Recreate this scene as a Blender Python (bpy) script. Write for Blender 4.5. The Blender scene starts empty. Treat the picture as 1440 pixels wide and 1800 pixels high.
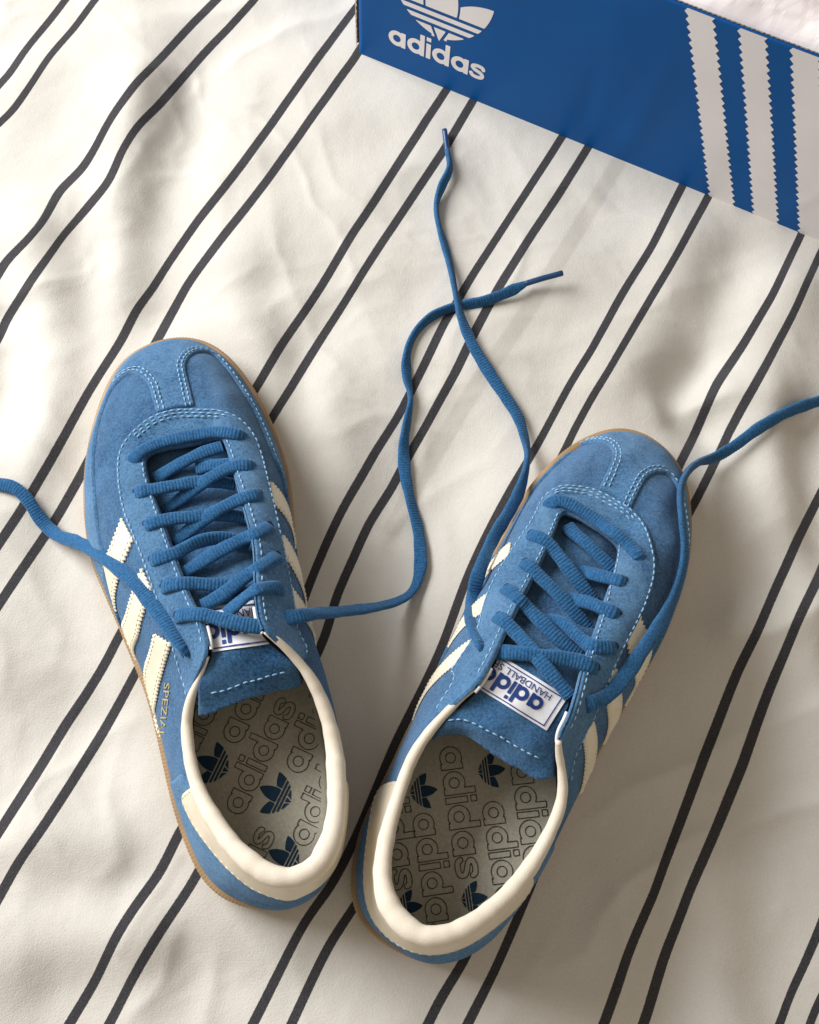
import bpy, bmesh, math, random
import numpy as np
from mathutils import Vector, Matrix, kdtree
from mathutils.bvhtree import BVHTree
random.seed(4); rng = np.random.default_rng(4)
SC = bpy.context.scene
COL = SC.collection

# ------------------------------------------------------------------ camera
F = 1800.0                                    # focal length in photo pixels (photo 1440 x 1800)
NADIR = (655.0, 1590.0)                       # where straight-down lies in the photo
dn = Vector(((NADIR[0]-720)/F, -(NADIR[1]-900)/F, -1.0)).normalized()
up_c = -dn
yc = (Vector((0, 1, 0)) - up_c*up_c.y).normalized()
xc = yc.cross(up_c)
R_wc = Matrix((xc, yc, up_c))                 # camera vector -> world vector
HC = 0.505                                    # camera height over the bed
CAMPOS = Vector((0.0, 0.0, HC))
cd = bpy.data.cameras.new("camera"); cam = bpy.data.objects.new("camera", cd); COL.objects.link(cam)
cam.matrix_world = Matrix.Translation(CAMPOS) @ R_wc.to_4x4()
cd.sensor_fit = 'VERTICAL'; cd.sensor_height = 36.0; cd.lens = 36.0*F/1800.0
cd.clip_start = 0.01; cd.clip_end = 50
SC.camera = cam

# ------------------------------------------------------------------ light
w = bpy.data.worlds.new("World"); SC.world = w; w.use_nodes = True
bg = w.node_tree.nodes["Background"]
bg.inputs[0].default_value = (1.0, 0.86, 0.70, 1); bg.inputs[1].default_value = 0.39
def area(name, loc, target, size, sizey, power, col):
    l = bpy.data.lights.new(name, 'AREA'); l.shape = 'RECTANGLE'; l.size = size; l.size_y = sizey
    l.energy = power; l.color = col
    o = bpy.data.objects.new(name, l); COL.objects.link(o); o.location = loc
    o.rotation_euler = (Vector(target)-Vector(loc)).to_track_quat('-Z', 'Y').to_euler()
    return o
area("window_light", (-1.06, 0.76, 0.84), (0.0, 0.2, 0), 0.85, 0.85, 37.5, (0.985, 0.985, 1.0))
SC.view_settings.view_transform = 'Standard'; SC.view_settings.look = 'None'
SC.view_settings.exposure = 0.0; SC.view_settings.gamma = 1.0

# ------------------------------------------------------------------ measuring helpers
def ray(px, py):
    return (R_wc @ Vector(((px-720)/F, -(py-900)/F, -1.0))).normalized()
def at(px, py, z=0.0):
    d = ray(px, py); k = (z-HC)/d.z
    return CAMPOS + d*k
def A(pts, z=0.0):
    return [at(p[0], p[1], z) for p in pts]
def crop(ox, oy, k):
    return lambda pts: [(ox+p[0]/k, oy+p[1]/k)+tuple(p[2:]) for p in pts]
R1 = crop(120, 570, 2.88); R2 = crop(140, 1020, 2.769); R3 = crop(720, 730, 2.667); R4 = crop(590, 1120, 2.8235)
R8 = crop(600, 0, 4.8)

# ------------------------------------------------------------------ materials
def mat(name):
    m = bpy.data.materials.new(name); m.use_nodes = True
    return m, m.node_tree.nodes, m.node_tree.links, m.node_tree.nodes["Principled BSDF"]
def nd(N, t, **kw):
    n = N.new(t)
    for k, v in kw.items():
        if hasattr(n, k): setattr(n, k, v)
    return n
def simple(name, c1, c2, scale, rough, bump_scale=0, bump=0, sheen=0, spec=0.3, detail=4, dist=0.0005, sheen_tint=None, coords='Object'):
    m, N, L, P = mat(name)
    tc = N.new('ShaderNodeTexCoord')
    n = nd(N, 'ShaderNodeTexNoise'); n.inputs['Scale'].default_value = scale; n.inputs['Detail'].default_value = detail
    L.new(tc.outputs[coords], n.inputs['Vector'])
    r = N.new('ShaderNodeValToRGB'); r.color_ramp.elements[0].position = .32; r.color_ramp.elements[1].position = .68
    r.color_ramp.elements[0].color = (*c1, 1); r.color_ramp.elements[1].color = (*c2, 1)
    L.new(n.outputs[0], r.inputs[0]); L.new(r.outputs[0], P.inputs['Base Color'])
    P.inputs['Roughness'].default_value = rough; P.inputs['Specular IOR Level'].default_value = spec
    if sheen:
        P.inputs['Sheen Weight'].default_value = sheen; P.inputs['Sheen Roughness'].default_value = .45
        if sheen_tint: P.inputs['Sheen Tint'].default_value = (*sheen_tint, 1)
    if bump:
        b = nd(N, 'ShaderNodeTexNoise'); b.inputs['Scale'].default_value = bump_scale; b.inputs['Detail'].default_value = 3
        L.new(tc.outputs[coords], b.inputs['Vector'])
        bp = N.new('ShaderNodeBump'); bp.inputs['Strength'].default_value = bump; bp.inputs['Distance'].default_value = dist
        L.new(b.outputs[0], bp.inputs['Height']); L.new(bp.outputs[0], P.inputs['Normal'])
    return m
def suede(name, dark, light):
    m, N, L, P = mat(name)
    tc = N.new('ShaderNodeTexCoord')
    def noise(s, d, rgh=.55):
        n = N.new('ShaderNodeTexNoise'); n.inputs['Scale'].default_value = s; n.inputs['Detail'].default_value = d
        n.inputs['Roughness'].default_value = rgh; L.new(tc.outputs['Object'], n.inputs['Vector']); return n
    big = noise(34, 3); mid = noise(190, 4, .75); fine = noise(780, 4, .9)
    def mixv(a, b, f):
        mx = N.new('ShaderNodeMix'); mx.data_type = 'FLOAT'; mx.inputs[0].default_value = f
        L.new(a, mx.inputs[2]); L.new(b, mx.inputs[3]); return mx.outputs[0]
    v = mixv(big.outputs[0], mid.outputs[0], .45); v2 = mixv(v, fine.outputs[0], .68)
    r = N.new('ShaderNodeValToRGB'); e = r.color_ramp.elements
    e[0].position = .425; e[1].position = .575; e[0].color = (*dark, 1); e[1].color = (*light, 1)
    L.new(v2, r.inputs[0])
    nap = N.new('ShaderNodeTexNoise'); nap.inputs['Scale'].default_value = 26; nap.inputs['Detail'].default_value = 5; nap.inputs['Roughness'].default_value = .65
    nap.inputs['Distortion'].default_value = .8
    mp = N.new('ShaderNodeMapping'); mp.inputs['Scale'].default_value = (1.5, .62, 1.0); mp.inputs['Rotation'].default_value = (0, 0, .5); L.new(tc.outputs['Object'], mp.inputs['Vector']); L.new(mp.outputs[0], nap.inputs['Vector'])
    nr = N.new('ShaderNodeValToRGB'); nr.color_ramp.elements[0].position = .42; nr.color_ramp.elements[1].position = .66; L.new(nap.outputs[0], nr.inputs[0])
    am = N.new('ShaderNodeMath'); am.operation = 'MULTIPLY'; am.inputs[1].default_value = .40; L.new(nr.outputs[0], am.inputs[0])
    mx2 = N.new('ShaderNodeMix'); mx2.data_type = 'RGBA'; L.new(am.outputs[0], mx2.inputs[0]); L.new(r.outputs[0], mx2.inputs[6]); mx2.inputs[7].default_value = (light[0]*1.9, light[1]*1.36, light[2]*1.16, 1)
    L.new(mx2.outputs[2], P.inputs['Base Color'])
    P.inputs['Roughness'].default_value = .95; P.inputs['Specular IOR Level'].default_value = .12
    P.inputs['Sheen Weight'].default_value = .42; P.inputs['Sheen Roughness'].default_value = .4
    P.inputs['Sheen Tint'].default_value = (.6, .78, 1, 1)
    hb = mixv(mid.outputs[0], fine.outputs[0], .7)
    bp = N.new('ShaderNodeBump'); bp.inputs['Strength'].default_value = 1.0; bp.inputs['Distance'].default_value = .0019
    L.new(hb, bp.inputs['Height']); L.new(bp.outputs[0], P.inputs['Normal'])
    return m
M = {}
M['suede'] = suede('blue_suede', (.011, .058, .156), (.070, .212, .425))
M['suede_edge'] = suede('blue_suede_overlay', (.024, .100, .240), (.108, .290, .535))
M['tongue'] = suede('blue_suede_tongue', (.012, .062, .165), (.066, .215, .440))
M['lace'] = simple('blue_lace', (.016, .076, .190), (.038, .142, .300), 900, .95, 1700, .8, .35, .08, sheen_tint=(.6, .8, 1), dist=.0004)
M['aglet'] = simple('navy_aglet', (.010, .045, .135), (.016, .065, .17), 300, .32, spec=.5)
M['cream'] = simple('cream_leather', (.70, .615, .47), (.77, .69, .54), 90, .46, 1100, .16, spec=.4, dist=.0004)
M['collar'] = simple('collar_leather', (.70, .635, .52), (.76, .695, .58), 120, .7, 1000, .25, spec=.2, dist=.0004)
M['stripe'] = simple('cream_stripe_leather', (.76, .69, .53), (.82, .75, .60), 110, .5, 1300, .12, spec=.4, dist=.0003)
M['thread'] = simple('pale_blue_thread', (.22, .42, .62), (.36, .56, .74), 500, .8)
M['gum'] = simple('gum_rubber', (.29, .185, .09), (.38, .25, .13), 45, .5, 700, .15, spec=.4)
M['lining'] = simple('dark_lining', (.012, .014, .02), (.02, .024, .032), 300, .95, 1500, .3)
M['edge_white'] = simple('white_lining_edge', (.72, .72, .72), (.8, .8, .8), 200, .8)
M['insole'] = simple('khaki_insole_textile', (.50, .475, .375), (.60, .57, .46), 700, .95, 2300, .2, dist=.0003, spec=.1)
M['print_dark'] = simple('dark_print', (.055, .052, .042), (.085, .08, .062), 500, .9)
M['print_navy'] = simple('navy_print', (.014, .045, .085), (.022, .06, .105), 500, .9)
M['label'] = simple('white_satin_label', (.70, .71, .75), (.78, .79, .83), 400, .5, 2600, .3, dist=.0003)
M['label_ink'] = simple('blue_label_ink', (.010, .035, .17), (.014, .045, .20), 400, .6)
M['gold'] = simple('gold_foil', (.34, .28, .12), (.60, .47, .18), 700, .45, spec=.5)
M['hole'] = simple('eyelet_hole', (.010, .036, .09), (.014, .048, .115), 300, .9)
M['box_blue'] = simple('blue_box_card', (.0009, .074, .272), (.0013, .086, .31), 14, .5, 60, .06, spec=.22, dist=.002)
M['box_white'] = simple('white_box_print', (.76, .73, .735), (.81, .78, .785), 30, .5, spec=.3)
M['card'] = simple('raw_card', (.16, .125, .095), (.34, .28, .21), 900, .95)
M['card_in'] = simple('inner_card', (.42, .36, .28), (.50, .44, .35), 200, .9)
M['tissue'] = simple('white_tissue', (.78, .72, .73), (.84, .79, .79), 40, .75, spec=.3)

# ------------------------------------------------------------------ object helpers
def new_obj(name, verts, faces, m, parent=None, smooth=True, kind=None, label=None, uv=None):
    me = bpy.data.meshes.new(name)
    verts = np.asarray(verts, dtype=float)
    if parent is not None:
        root = parent
        off = np.zeros(3)
        while root is not None:
            off += np.array(root.location); root = root.parent
        verts = verts - off
    me.from_pydata([tuple(v) for v in verts], [], [tuple(int(i) for i in f) for f in faces])
    me.update()
    if smooth: me.shade_smooth()
    if m is not None: me.materials.append(m)
    o = bpy.data.objects.new(name, me); COL.objects.link(o)
    if parent is not None: o.parent = parent
    if kind: o['kind'] = kind
    if label: o['label'] = label
    return o
def thing(name, loc, label, cat, group=None):
    o = bpy.data.objects.new(name, None); COL.objects.link(o); o.location = loc; o.empty_display_size = .02
    o['label'] = label; o['category'] = cat
    if group: o['group'] = group
    return o
def cat_rom(P, n, closed=False):
    """Catmull-Rom through P (k,d); n samples per segment"""
    P = np.asarray(P, float); k = len(P)
    out = []
    segs = k if closed else k-1
    t = np.linspace(0, 1, n, endpoint=False)[:, None]
    for i in range(segs):
        if closed: p0, p1, p2, p3 = P[(i-1) % k], P[i], P[(i+1) % k], P[(i+2) % k]
        else:
            p1, p2 = P[i], P[i+1]
            p0 = P[i-1] if i > 0 else 2*p1-p2
            p3 = P[i+2] if i+2 < k else 2*p2-p1
        out.append(.5*((2*p1)+(-p0+p2)*t+(2*p0-5*p1+4*p2-p3)*t*t+(-p0+3*p1-3*p2+p3)*t**3))
    out = np.concatenate(out)
    if not closed: out = np.vstack([out, P[-1]])
    return out
def resample(P, step):
    P = np.asarray(P, float); d = np.linalg.norm(np.diff(P[:, :3], axis=0), axis=1); s = np.r_[0, np.cumsum(d)]
    n = max(2, int(round(s[-1]/step))+1); q = np.linspace(0, s[-1], n)
    return np.stack([np.interp(q, s, P[:, i]) for i in range(P.shape[1])], 1)
def smooth_closed(P, sig):
    n = len(P); r = int(3*sig); k = np.exp(-.5*(np.arange(-r, r+1)/sig)**2); k /= k.sum()
    out = np.zeros_like(P)
    for j, wt in zip(range(-r, r+1), k): out += wt*np.roll(P, -j, axis=0)
    return out
def tube(pts, radii, nseg=14, cap=True, squash=None):
    P = np.asarray(pts, float); n = len(P)
    T = np.gradient(P, axis=0); T /= np.linalg.norm(T, axis=1)[:, None]+1e-12
    U = np.array([0, 0, 1.0])[None, :]-T*T[:, 2:3]; U /= np.linalg.norm(U, axis=1)[:, None]+1e-9
    S = np.cross(T, U)
    a = np.linspace(0, 2*math.pi, nseg, endpoint=False)
    V = P[:, None, :]+np.asarray(radii)[:, None, None]*(np.cos(a)[None, :, None]*S[:, None, :]+np.sin(a)[None, :, None]*U[:, None, :])
    V = V.reshape(-1, 3); Fc = []
    for i in range(n-1):
        for j in range(nseg):
            k = (j+1) % nseg
            Fc.append((i*nseg+j, i*nseg+k, (i+1)*nseg+k, (i+1)*nseg+j))
    if cap:
        Fc.append(tuple(range(nseg-1, -1, -1))); Fc.append(tuple((n-1)*nseg+j for j in range(nseg)))
    return V, Fc

# ---- filled contour of a field given on a grid (value > 0 is inside)
def fill_grid(val):
    """returns list of (i,j,fraction) style verts as float grid coords and faces"""
    ni, nj = val.shape
    ins = val > 0
    vid = -np.ones((ni, nj), int); V = []
    c = ins[:-1, :-1].astype(int)+ins[1:, :-1]+ins[1:, 1:]+ins[:-1, 1:]
    I, J = np.nonzero(ins); vid[I, J] = np.arange(len(I)); V = [(float(i), float(j)) for i, j in zip(I, J)]
    Fc = []
    fi, fj = np.nonzero(c == 4)
    for i, j in zip(fi, fj): Fc.append((vid[i, j], vid[i+1, j], vid[i+1, j+1], vid[i, j+1]))
    ec = {}
    def cross(a, b):
        key = (a, b) if a < b else (b, a)
        if key in ec: return ec[key]
        va, vb = val[a], val[b]; f = va/(va-vb)
        V.append((a[0]+f*(b[0]-a[0]), a[1]+f*(b[1]-a[1]))); ec[key] = len(V)-1
        return len(V)-1
    bi, bj = np.nonzero((c > 0) & (c < 4))
    for i, j in zip(bi, bj):
        i = int(i); j = int(j)
        cs = [(i, j), (i+1, j), (i+1, j+1), (i, j+1)]
        f = []
        for q in range(4):
            a, b = cs[q], cs[(q+1) % 4]
            if ins[a]: f.append(int(vid[a]))
            if ins[a] != ins[b]: f.append(cross(a, b))
        if len(f) >= 3: Fc.append(tuple(f))
    return np.array(V), Fc
def in_poly(x, y, poly):
    poly = np.asarray(poly); x1, y1 = poly[:, 0], poly[:, 1]; x2, y2 = np.roll(x1, -1), np.roll(y1, -1)
    out = np.zeros(x.shape, bool)
    for a, b, c, d in zip(x1, y1, x2, y2):
        if b == d: continue
        hit = ((b > y) != (d > y)) & (x < (c-a)*(y-b)/(d-b)+a)
        out ^= hit
    return out

# ------------------------------------------------------------------ lettering as distance fields (negative inside)
def d_seg(x, y, a, b):
    ax, ay = a; bx, by = b; dx, dy = bx-ax, by-ay
    t = np.clip(((x-ax)*dx+(y-ay)*dy)/(dx*dx+dy*dy), 0, 1)
    return np.hypot(x-ax-t*dx, y-ay-t*dy)
def d_rect(x, y, x0, x1, y0, y1):
    qx = np.abs(x-(x0+x1)/2)-(x1-x0)/2; qy = np.abs(y-(y0+y1)/2)-(y1-y0)/2
    return np.hypot(np.maximum(qx, 0), np.maximum(qy, 0))+np.minimum(np.maximum(qx, qy), 0)
SPTS = [(.76, .74), (.69, .85), (.43, .885), (.2, .83), (.14, .71), (.25, .59), (.47, .52), (.67, .43), (.74, .29), (.66, .16), (.42, .11), (.17, .15), (.08, .27)]
def d_letter(ch, x, y, wd=.25):
    if ch in 'ad':
        r = np.hypot(x-.5, y-.5); d = np.maximum(r-.5, (.5-wd)-r)
        return np.minimum(d, d_rect(x, y, 1.02-wd, 1.02, 0, 1.0 if ch == 'a' else 1.42))
    if ch == 'i':
        return np.minimum(d_rect(x, y, 0, wd, 0, 1), d_rect(x, y, 0, wd, 1.16, 1.42))
    d = None
    pts = cat_rom(SPTS, 4)
    for a, b in zip(pts[:-1], pts[1:]):
        q = d_seg(x, y, a, b); d = q if d is None else np.minimum(d, q)
    return d-wd*.44
ADV = {'a': 1.13, 'd': 1.13, 'i': .37, 's': .86}
def d_word(word, x, y, wd=.25):
    d = np.full(x.shape, 9.0); ox = 0
    for ch in word:
        sel = (x > ox-.2) & (x < ox+1.3) & (y > -.3) & (y < 1.7)
        if sel.any():
            d[sel] = np.minimum(d[sel], d_letter(ch, x[sel]-ox, y[sel], wd))
        ox += ADV[ch]
    return d
def d_leaf(x, y, p, q, hw):
    """vesica between p and q with half width hw"""
    cx, cy = (p[0]+q[0])/2, (p[1]+q[1])/2; L = math.hypot(q[0]-p[0], q[1]-p[1]); ux, uy = (q[0]-p[0])/L, (q[1]-p[1])/L
    a = (x-cx)*ux+(y-cy)*uy; b = np.abs(-(x-cx)*uy+(y-cy)*ux)
    h = L/2; R = (h*h+hw*hw)/(2*hw)
    return np.hypot(a, b+R-hw)-R
def d_trefoil(x, y):
    base = (0, -.50)
    lc = d_leaf(x, y, (0, -.62), (0, 1.06), .33)
    ll = d_leaf(x, y, (.16, -.56), (-1.0, .50), .30); lr = d_leaf(x, y, (-.16, -.56), (1.0, .50), .30)
    body = np.minimum(np.minimum(lc, ll), lr)
    # notches between the leaves above the first gap
    gap = np.full(x.shape, 9.0)
    for yc_ in (.02, -.145, -.31): gap = np.minimum(gap, np.abs(y-yc_)-.034)
    d = np.maximum(body, -gap)
    low = (y < -.31)
    split = np.minimum(np.abs(np.abs(x)-.17+(y+.31)*-.45)-.03, 9)
    d = np.where(low, np.maximum(d, -split), d)
    topn = (y > .02)
    n2 = np.abs(d_leaf(x, y, (0, -.62), (0, 1.06), .345))-.022
    d = np.where(topn, np.maximum(d, -n2), d)
    return d

# ------------------------------------------------------------------ the shell of a shoe
class Shell:
    """annulus between the feather line (t=0) and the opening edge (t=1); s counts the keys round the shoe"""
    def __init__(self, keys, prof, zrim, cen):
        self.N = len(keys); n = 40; self.n = n
        Bw = np.array([at(k[0], k[1], zrim) for k in keys]); Tw = np.array([at(k[2], k[3], k[4]) for k in keys])
        self.rim = smooth_closed(cat_rom(Bw, n, True), 16)
        T = smooth_closed(cat_rom(Tw, n, True), 8)
        tan = np.roll(self.rim, -1, 0)-np.roll(self.rim, 1, 0); tan[:, 2] = 0; tan /= np.linalg.norm(tan, axis=1)[:, None]
        out = np.stack([-tan[:, 1], tan[:, 0], 0*tan[:, 0]], 1)
        if np.einsum('ij,ij->i', out, self.rim-np.array(cen)).mean() < 0: out = -out
        out = smooth_closed(out, 10); out /= np.linalg.norm(out, axis=1)[:, None]
        self.out = out
        pk = np.array([p[0] for p in prof]); pv = np.array([p[1:] for p in prof])
        si = np.arange(self.N*n)/n
        pr = np.stack([np.interp(si, pk, pv[:, j], period=self.N) for j in range(pv.shape[1])], 1)
        pr = smooth_closed(pr, 14)
        B = self.rim-out*pr[:, 5:6]; B[:, 2] = zrim
        self.B, self.T = B, T
        h = (T-B); hz = h[:, 2:3].copy(); hh = h.copy(); hh[:, 2] = 0
        up = np.array([[0, 0, 1.0]])
        self.P1 = B+up*hz*pr[:, 0:1]+out*pr[:, 1:2]
        self.P2 = T-hh*pr[:, 2:3]-up*hz*pr[:, 3:4]+out*pr[:, 4:5]
        self.build()
    def raw(self, s, t):
        s = np.mod(np.asarray(s, float), self.N)*self.n; i = np.floor(s).astype(int); f = (s-i)[..., None]
        m = self.N*self.n; i0 = i % m; i1 = (i+1) % m
        t = np.asarray(t, float)[..., None]; u = 1-t
        def g(Ar): return Ar[i0]*(1-f)+Ar[i1]*f
        return u**3*g(self.B)+3*u*u*t*g(self.P1)+3*u*t*t*g(self.P2)+t**3*g(self.T)
    def eval(self, s, t, off=0.0, normal=False):
        s = np.asarray(s, float); t = np.asarray(t, float)
        p = self.raw(s, t)
        p = p + self.wrinkle(p)[..., None]*np.array([0, 0, 1.0])
        es, et = .04, .012
        a = self.raw(s+es, t)-self.raw(s-es, t)
        b = self.raw(s, np.minimum(t+et, 1.02))-self.raw(s, np.maximum(t-et, -.02))
        nrm = np.cross(a, b); nrm /= np.linalg.norm(nrm, axis=-1)[..., None]+1e-12
        nrm *= self.sgn if hasattr(self, 'sgn') else 1
        q = p+nrm*(np.asarray(off)[..., None] if np.ndim(off) else off)
        return (q, nrm) if normal else q
    def wrinkle(self, p):
        x, y = p[..., 0], p[..., 1]
        return .00045*(np.sin(x*170+y*90)+np.sin(x*-95+y*210+1.3)+.6*np.sin(x*340-y*260))*.7
    def build(self):
        # orientation
        c = self.eval(np.array([self.N*.5]), np.array([.15]), 0, True)
        o = self.out[int(self.N*.5)*self.n]
        self.sgn = 1.0 if np.dot(c[1][0], o) > 0 else -1.0
        ns, nt = self.N*8, 36
        S, T = np.meshgrid(np.arange(ns)/8.0, np.linspace(0, 1, nt+1), indexing='ij')
        self.V = self.eval(S, T).reshape(-1, 3)
        Fc = []
        for i in range(ns):
            k = (i+1) % ns
            for j in range(nt):
                Fc.append((i*(nt+1)+j, k*(nt+1)+j, k*(nt+1)+j+1, i*(nt+1)+j+1))
        self.F = Fc; self.ns, self.nt = ns, nt
        self.bvh = BVHTree.FromPolygons([Vector(v) for v in self.V], Fc)
    def hit(self, px, py):
        """(s,t) of the surface point seen at a photo pixel"""
        d = ray(px, py); p, nn, idx, _ = self.bvh.ray_cast(CAMPOS, d)
        if p is None:
            best = None                                   # just off the silhouette: take the nearest surface point to the ray
            for k in np.linspace(.3, .62, 60):
                q = self.bvh.find_nearest(CAMPOS+d*k)
                if best is None or q[3] < best[1]: best = (q, q[3])
            p, nn, idx = best[0][0], best[0][1], best[0][2]
        i, j = divmod(idx, self.nt)
        f = self.F[idx]; a = self.V[f[0]]; e1 = self.V[f[1]]-a; e2 = self.V[f[3]]-a; q = np.array(p)-a
        g = np.array([[e1@e1, e1@e2], [e1@e2, e2@e2]]); uv = np.linalg.solve(g, np.array([q@e1, q@e2]))
        return ((i+float(np.clip(uv[0], 0, 1)))/8.0, (j+float(np.clip(uv[1], 0, 1)))/self.nt)
    def hits(self, pts, wrap=False):
        r = [self.hit(*p[:2]) for p in pts]
        if wrap: r = [(s-self.N if s > self.N/2 else s, t) for s, t in r]
        return r
    def metric(self, s, t):
        a = np.linalg.norm(self.raw(s+.05, t)-self.raw(s-.05, t))/.1
        b = np.linalg.norm(self.raw(s, min(t+.02, 1))-self.raw(s, max(t-.02, 0)))/(min(t+.02, 1)-max(t-.02, 0))
        return a, b
    def dens(self, poly, closed=True, step=.0005):
        P = list(poly)+([poly[0]] if closed else [])
        out = []
        for (s0, t0), (s1, t1) in zip(P[:-1], P[1:]):
            q = self.eval(np.array([s0, s1]), np.clip([t0, t1], 0, 1)); n = max(1, int(np.linalg.norm(q[1]-q[0])/step))
            for k in range(n): out.append((s0+(s1-s0)*k/n, t0+(t1-t0)*k/n))
        if not closed: out.append(P[-1])
        return np.array(out)
    def overlay(self, name, poly, thick, edge, m, parent, step=.0008, base=.00015, label=None, puff=0, noise=0):
        D = self.dens(poly)
        smin, smax = D[:, 0].min(), D[:, 0].max(); tmin, tmax = max(0, D[:, 1].min()), min(1, D[:, 1].max())
        sm = np.linspace(smin, smax, 60); tm = (tmin+tmax)/2
        Ls = max(np.linalg.norm(np.diff(self.eval(sm, np.full(60, tt)), axis=0), axis=1).sum() for tt in (tmin, tm, tmax))
        tl = np.linspace(tmin, tmax, 30)
        Lt = max(np.linalg.norm(np.diff(self.eval(np.full(30, ss), tl), axis=0), axis=1).sum() for ss in (smin, (smin+smax)/2, smax))
        nS, nT = int(Ls/step)+4, int(Lt/step)+4
        ds = (smax-smin)/nS
        sv = np.linspace(smin-2*ds, smax+2*ds, nS+5); dt = (tmax-tmin)/nT
        tv = np.linspace(max(0, tmin-2*dt), min(1, tmax+2*dt), nT+5)
        S, T = np.meshgrid(sv, tv, indexing='ij')
        ins = in_poly(S, T, D)
        P = self.eval(S, T)
        D3 = self.dens(poly, True, .00014); bd = self.eval(D3[:, 0], np.clip(D3[:, 1], 0, 1))
        kd = kdtree.KDTree(int(len(bd)))
        for i, b in enumerate(bd): kd.insert(b, i)
        kd.balance()
        dist = np.array([kd.find(p)[2] for p in P.reshape(-1, 3)]).reshape(S.shape)
        val = np.where(ins, dist+1e-7, -dist-1e-7)
        gv, Fc = fill_grid(val)
        gi, gj = gv[:, 0], gv[:, 1]
        s = np.interp(gi, np.arange(len(sv)), sv); t = np.interp(gj, np.arange(len(tv)), tv)
        i0 = np.clip(gi.astype(int), 0, len(sv)-2); j0 = np.clip(gj.astype(int), 0, len(tv)-2); fi, fj = gi-i0, gj-j0
        dv = np.maximum(0, val[i0, j0]*(1-fi)*(1-fj)+val[i0+1, j0]*fi*(1-fj)+val[i0, j0+1]*(1-fi)*fj+val[i0+1, j0+1]*fi*fj)
        # where the piece runs out under a neighbour (feather line) it needs no rounded edge
        x = np.clip(dv/edge, 0, 1); prof = np.sqrt(np.maximum(0, 1-(1-x)**2))
        off = base+thick*prof
        if puff: off = off+puff*np.clip(dv/.012, 0, 1)**.7
        V = self.eval(s, t, off)
        # skirt so the cut edge is a real wall
        return new_obj(name, V, [f if self.sgn > 0 else f[::-1] for f in Fc], m, parent, label=label)

def stitches(name, lines, parent, m, ln=.0023, gap=.0011, r=.00034):
    """lines: list of (pts, normals) ; one joined part of small raised thread loops"""
    V, Fc = [], []
    for P, Nn in lines:
        Q = resample(np.hstack([P, Nn]), .0003); d = np.r_[0, np.cumsum(np.linalg.norm(np.diff(Q[:, :3], axis=0), axis=1))]
        x = .0
        while x+ln < d[-1]:
            l2 = ln*random.uniform(.85, 1.12)
            us = np.array([x, x+l2*.2, x+l2*.5, x+l2*.8, x+l2]); hs = (-.2, .75, 1.05, .75, -.2); ws = (.45, 1, 1.05, 1, .45)
            base = len(V)
            c = np.stack([np.interp(us, d, Q[:, k]) for k in range(6)], 1)
            jit = random.uniform(-.00012, .00012)
            T = c[-1, :3]-c[0, :3]; T /= np.linalg.norm(T)+1e-9
            for k in range(5):
                n = c[k, 3:]/(np.linalg.norm(c[k, 3:])+1e-9); b = np.cross(T, n)
                for a in (0, 1.0472, 2.0944, 3.1416, 4.19, 5.236):
                    V.append(c[k, :3]+n*(r*hs[k]*.7)+b*jit+(b*math.cos(a)+n*math.sin(a))*r*ws[k])
            for k in range(4):
                for a in range(6):
                    b2 = (a+1) % 6; Fc.append((base+k*6+a, base+k*6+b2, base+k*6+6+b2, base+k*6+6+a))
            x += l2+gap*random.uniform(.8, 1.25)
    return new_obj(name, V, Fc, m, parent, kind='stuff')

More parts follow.
